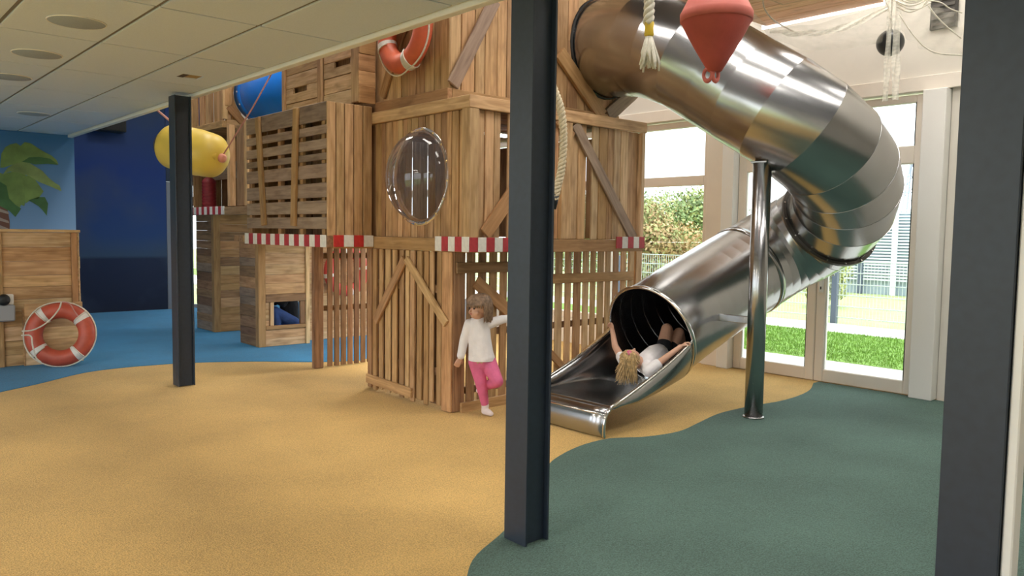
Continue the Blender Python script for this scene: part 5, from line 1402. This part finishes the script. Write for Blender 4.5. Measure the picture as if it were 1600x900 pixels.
chain(bm, [nk, chest, belly, pelv], [.05, .085, .085, .085])
chain(bm, [chest, shA, elA, wrA], [.05, .036, .028, .021]); chain(bm, [chest, shB, elB, wrB], [.05, .036, .028, .021])
hand(bm, wrA, wrA - elA, (-1, 0, -.1), .115, 1.0, 1); hand(bm, wrB, wrB - elB, Vector((0, -.3, -1)), .115, .9, -1)
hA, kA, fA = AT(1036, 549, 6.80), AT(1042, 514, 6.92), AT(1056, 545, 7.25)
hB, kB, fB = AT(1044, 554, 6.85), AT(1061, 520, 7.0), AT(1068, 545, 7.2)
chain(bm, [hA, kA, fA], [.068, .05, .034]); chain(bm, [hB, kB, fB], [.066, .048, .033])
chain(bm, [fA, fA + Vector((.09, 0, -.01))], [.03, .02]); chain(bm, [fB, fB + Vector((.09, 0, -.01))], [.03, .02])
fuse('body', bm, .005, M_SKIN, g2, 4)
bm = bmesh.new()
chain(bm, [chest.lerp(nk, .5), chest, belly, belly.lerp(pelv, .6)], [.06, .093, .093, .094])
chain(bm, [chest, shA, shA.lerp(elA, .35)], [.06, .046, .044]); chain(bm, [chest, shB, shB.lerp(elB, .5)], [.06, .05, .048])
fuse('shirt', bm, .006, M_SHIRT, g2, 4)
bm = bmesh.new()
chain(bm, [belly.lerp(pelv, .7), pelv], [.09, .092]); chain(bm, [hA, hA.lerp(kA, .3)], [.076, .066]); chain(bm, [hB, hB.lerp(kB, .3)], [.074, .066])
fuse('shorts', bm, .006, M_DARKC, g2, 4)
rg = random.Random(4); cur = []
tail = AT(982, 548, 6.36)
toc = (-FH * .9 + Vector((0, 0, .3))).normalized()
for k in range(380):
    th = math.acos(rg.uniform(-1, 1)); ph = rg.uniform(0, 2 * PI)
    n_ = Vector((math.sin(th) * math.cos(ph), math.sin(th) * math.sin(ph), math.cos(th)))
    if n_.dot(hl) > .55 and n_.dot(hz_) < .4: continue
    b = head + n_ * .082; t1 = AT(984 + rg.uniform(-12, 9), 556 + rg.uniform(-4, 6), 6.33 + rg.uniform(-.01, .03))
    e = AT(985 + rg.uniform(-24, 12), 590 + rg.uniform(-20, 12), 6.33 + rg.uniform(-.0, .06))
    if e.z < LZ + .035: e.z = LZ + .035 + rg.uniform(0, .02)
    cur.append([b, b.lerp(t1, .5) + n_ * .012, t1, t1.lerp(e, .55) + toc * .008, e])
strands('hair', cur, M_HAIRY, g2, .0065)
# keep the figure clear of the tray: hair tie
lathe('hair_tie', [(.012, -.008), (.02, -.004), (.02, .004), (.012, .008)], axis_mat(AT(983, 551, 6.33), toc), M_PINK, g2, 12)

# ---- child crouching behind the hatch
hm = Vector(((hx1[0] + hx1[1]) / 2 + .03, e1[1] + .30, .006))
g3 = thing('person', hm, 'child in blue jeans and dark top crouching behind the cabin hatch', 'person')
bm = bmesh.new()
def P3(dx, dy, z): return hm + Vector((dx, dy, z))
chain(bm, [P3(.16, .02, .30), P3(.14, .0, .48), P3(.10, 0, .66)], [.10, .11, .09]); cap_geo(bm, P3(.09, 0, .72), P3(.08, 0, .80), .04, .04)
ell(bm, P3(.05, 0, .87), (.085, .08, .10)); cap_geo(bm, P3(-.03, 0, .87), P3(-.045, 0, .85), .008, .01)
for s in (-1, 1):
    chain(bm, [P3(.10, .09 * s, .66), P3(.0, .13 * s, .52), P3(-.10, .09 * s, .56)], [.04, .034, .024]); hand(bm, P3(-.10, .09 * s, .56), (-1, 0, -.2), (0, 0, -1), .1, .4, s)
    chain(bm, [P3(.16, .07 * s, .26), P3(-.10, .07 * s, .42), P3(-.05, .07 * s, .07)], [.075, .06, .04]); chain(bm, [P3(-.05, .07 * s, .04), P3(-.16, .07 * s, .03)], [.034, .026])
fuse('body', bm, .007, M_SKIN, g3, 4)
bm = bmesh.new()
for s in (-1, 1): chain(bm, [P3(.16, .07 * s, .26), P3(-.10, .07 * s, .42), P3(-.055, .07 * s, .12)], [.085, .072, .055])
fuse('jeans', bm, .008, M_JEANS, g3, 4)
bm = bmesh.new(); chain(bm, [P3(.165, .02, .32), P3(.14, 0, .48), P3(.10, 0, .67)], [.115, .125, .1])
for s in (-1, 1): chain(bm, [P3(.10, .09 * s, .66), P3(.0, .13 * s, .52), P3(-.08, .095 * s, .555)], [.05, .043, .035])
fuse('sweater', bm, .008, M_DARKC, g3, 4)
bm = bmesh.new(); ell(bm, P3(.065, 0, .895), (.09, .09, .09)); fuse('hair', bm, .008, M_HAIRB, g3, 3)
bm = bmesh.new()
for s in (-1, 1): chain(bm, [P3(-.045, .07 * s, .04), P3(-.17, .07 * s, .032)], [.039, .03])
fuse('shoes', bm, .006, M_WHITE, g3, 3)
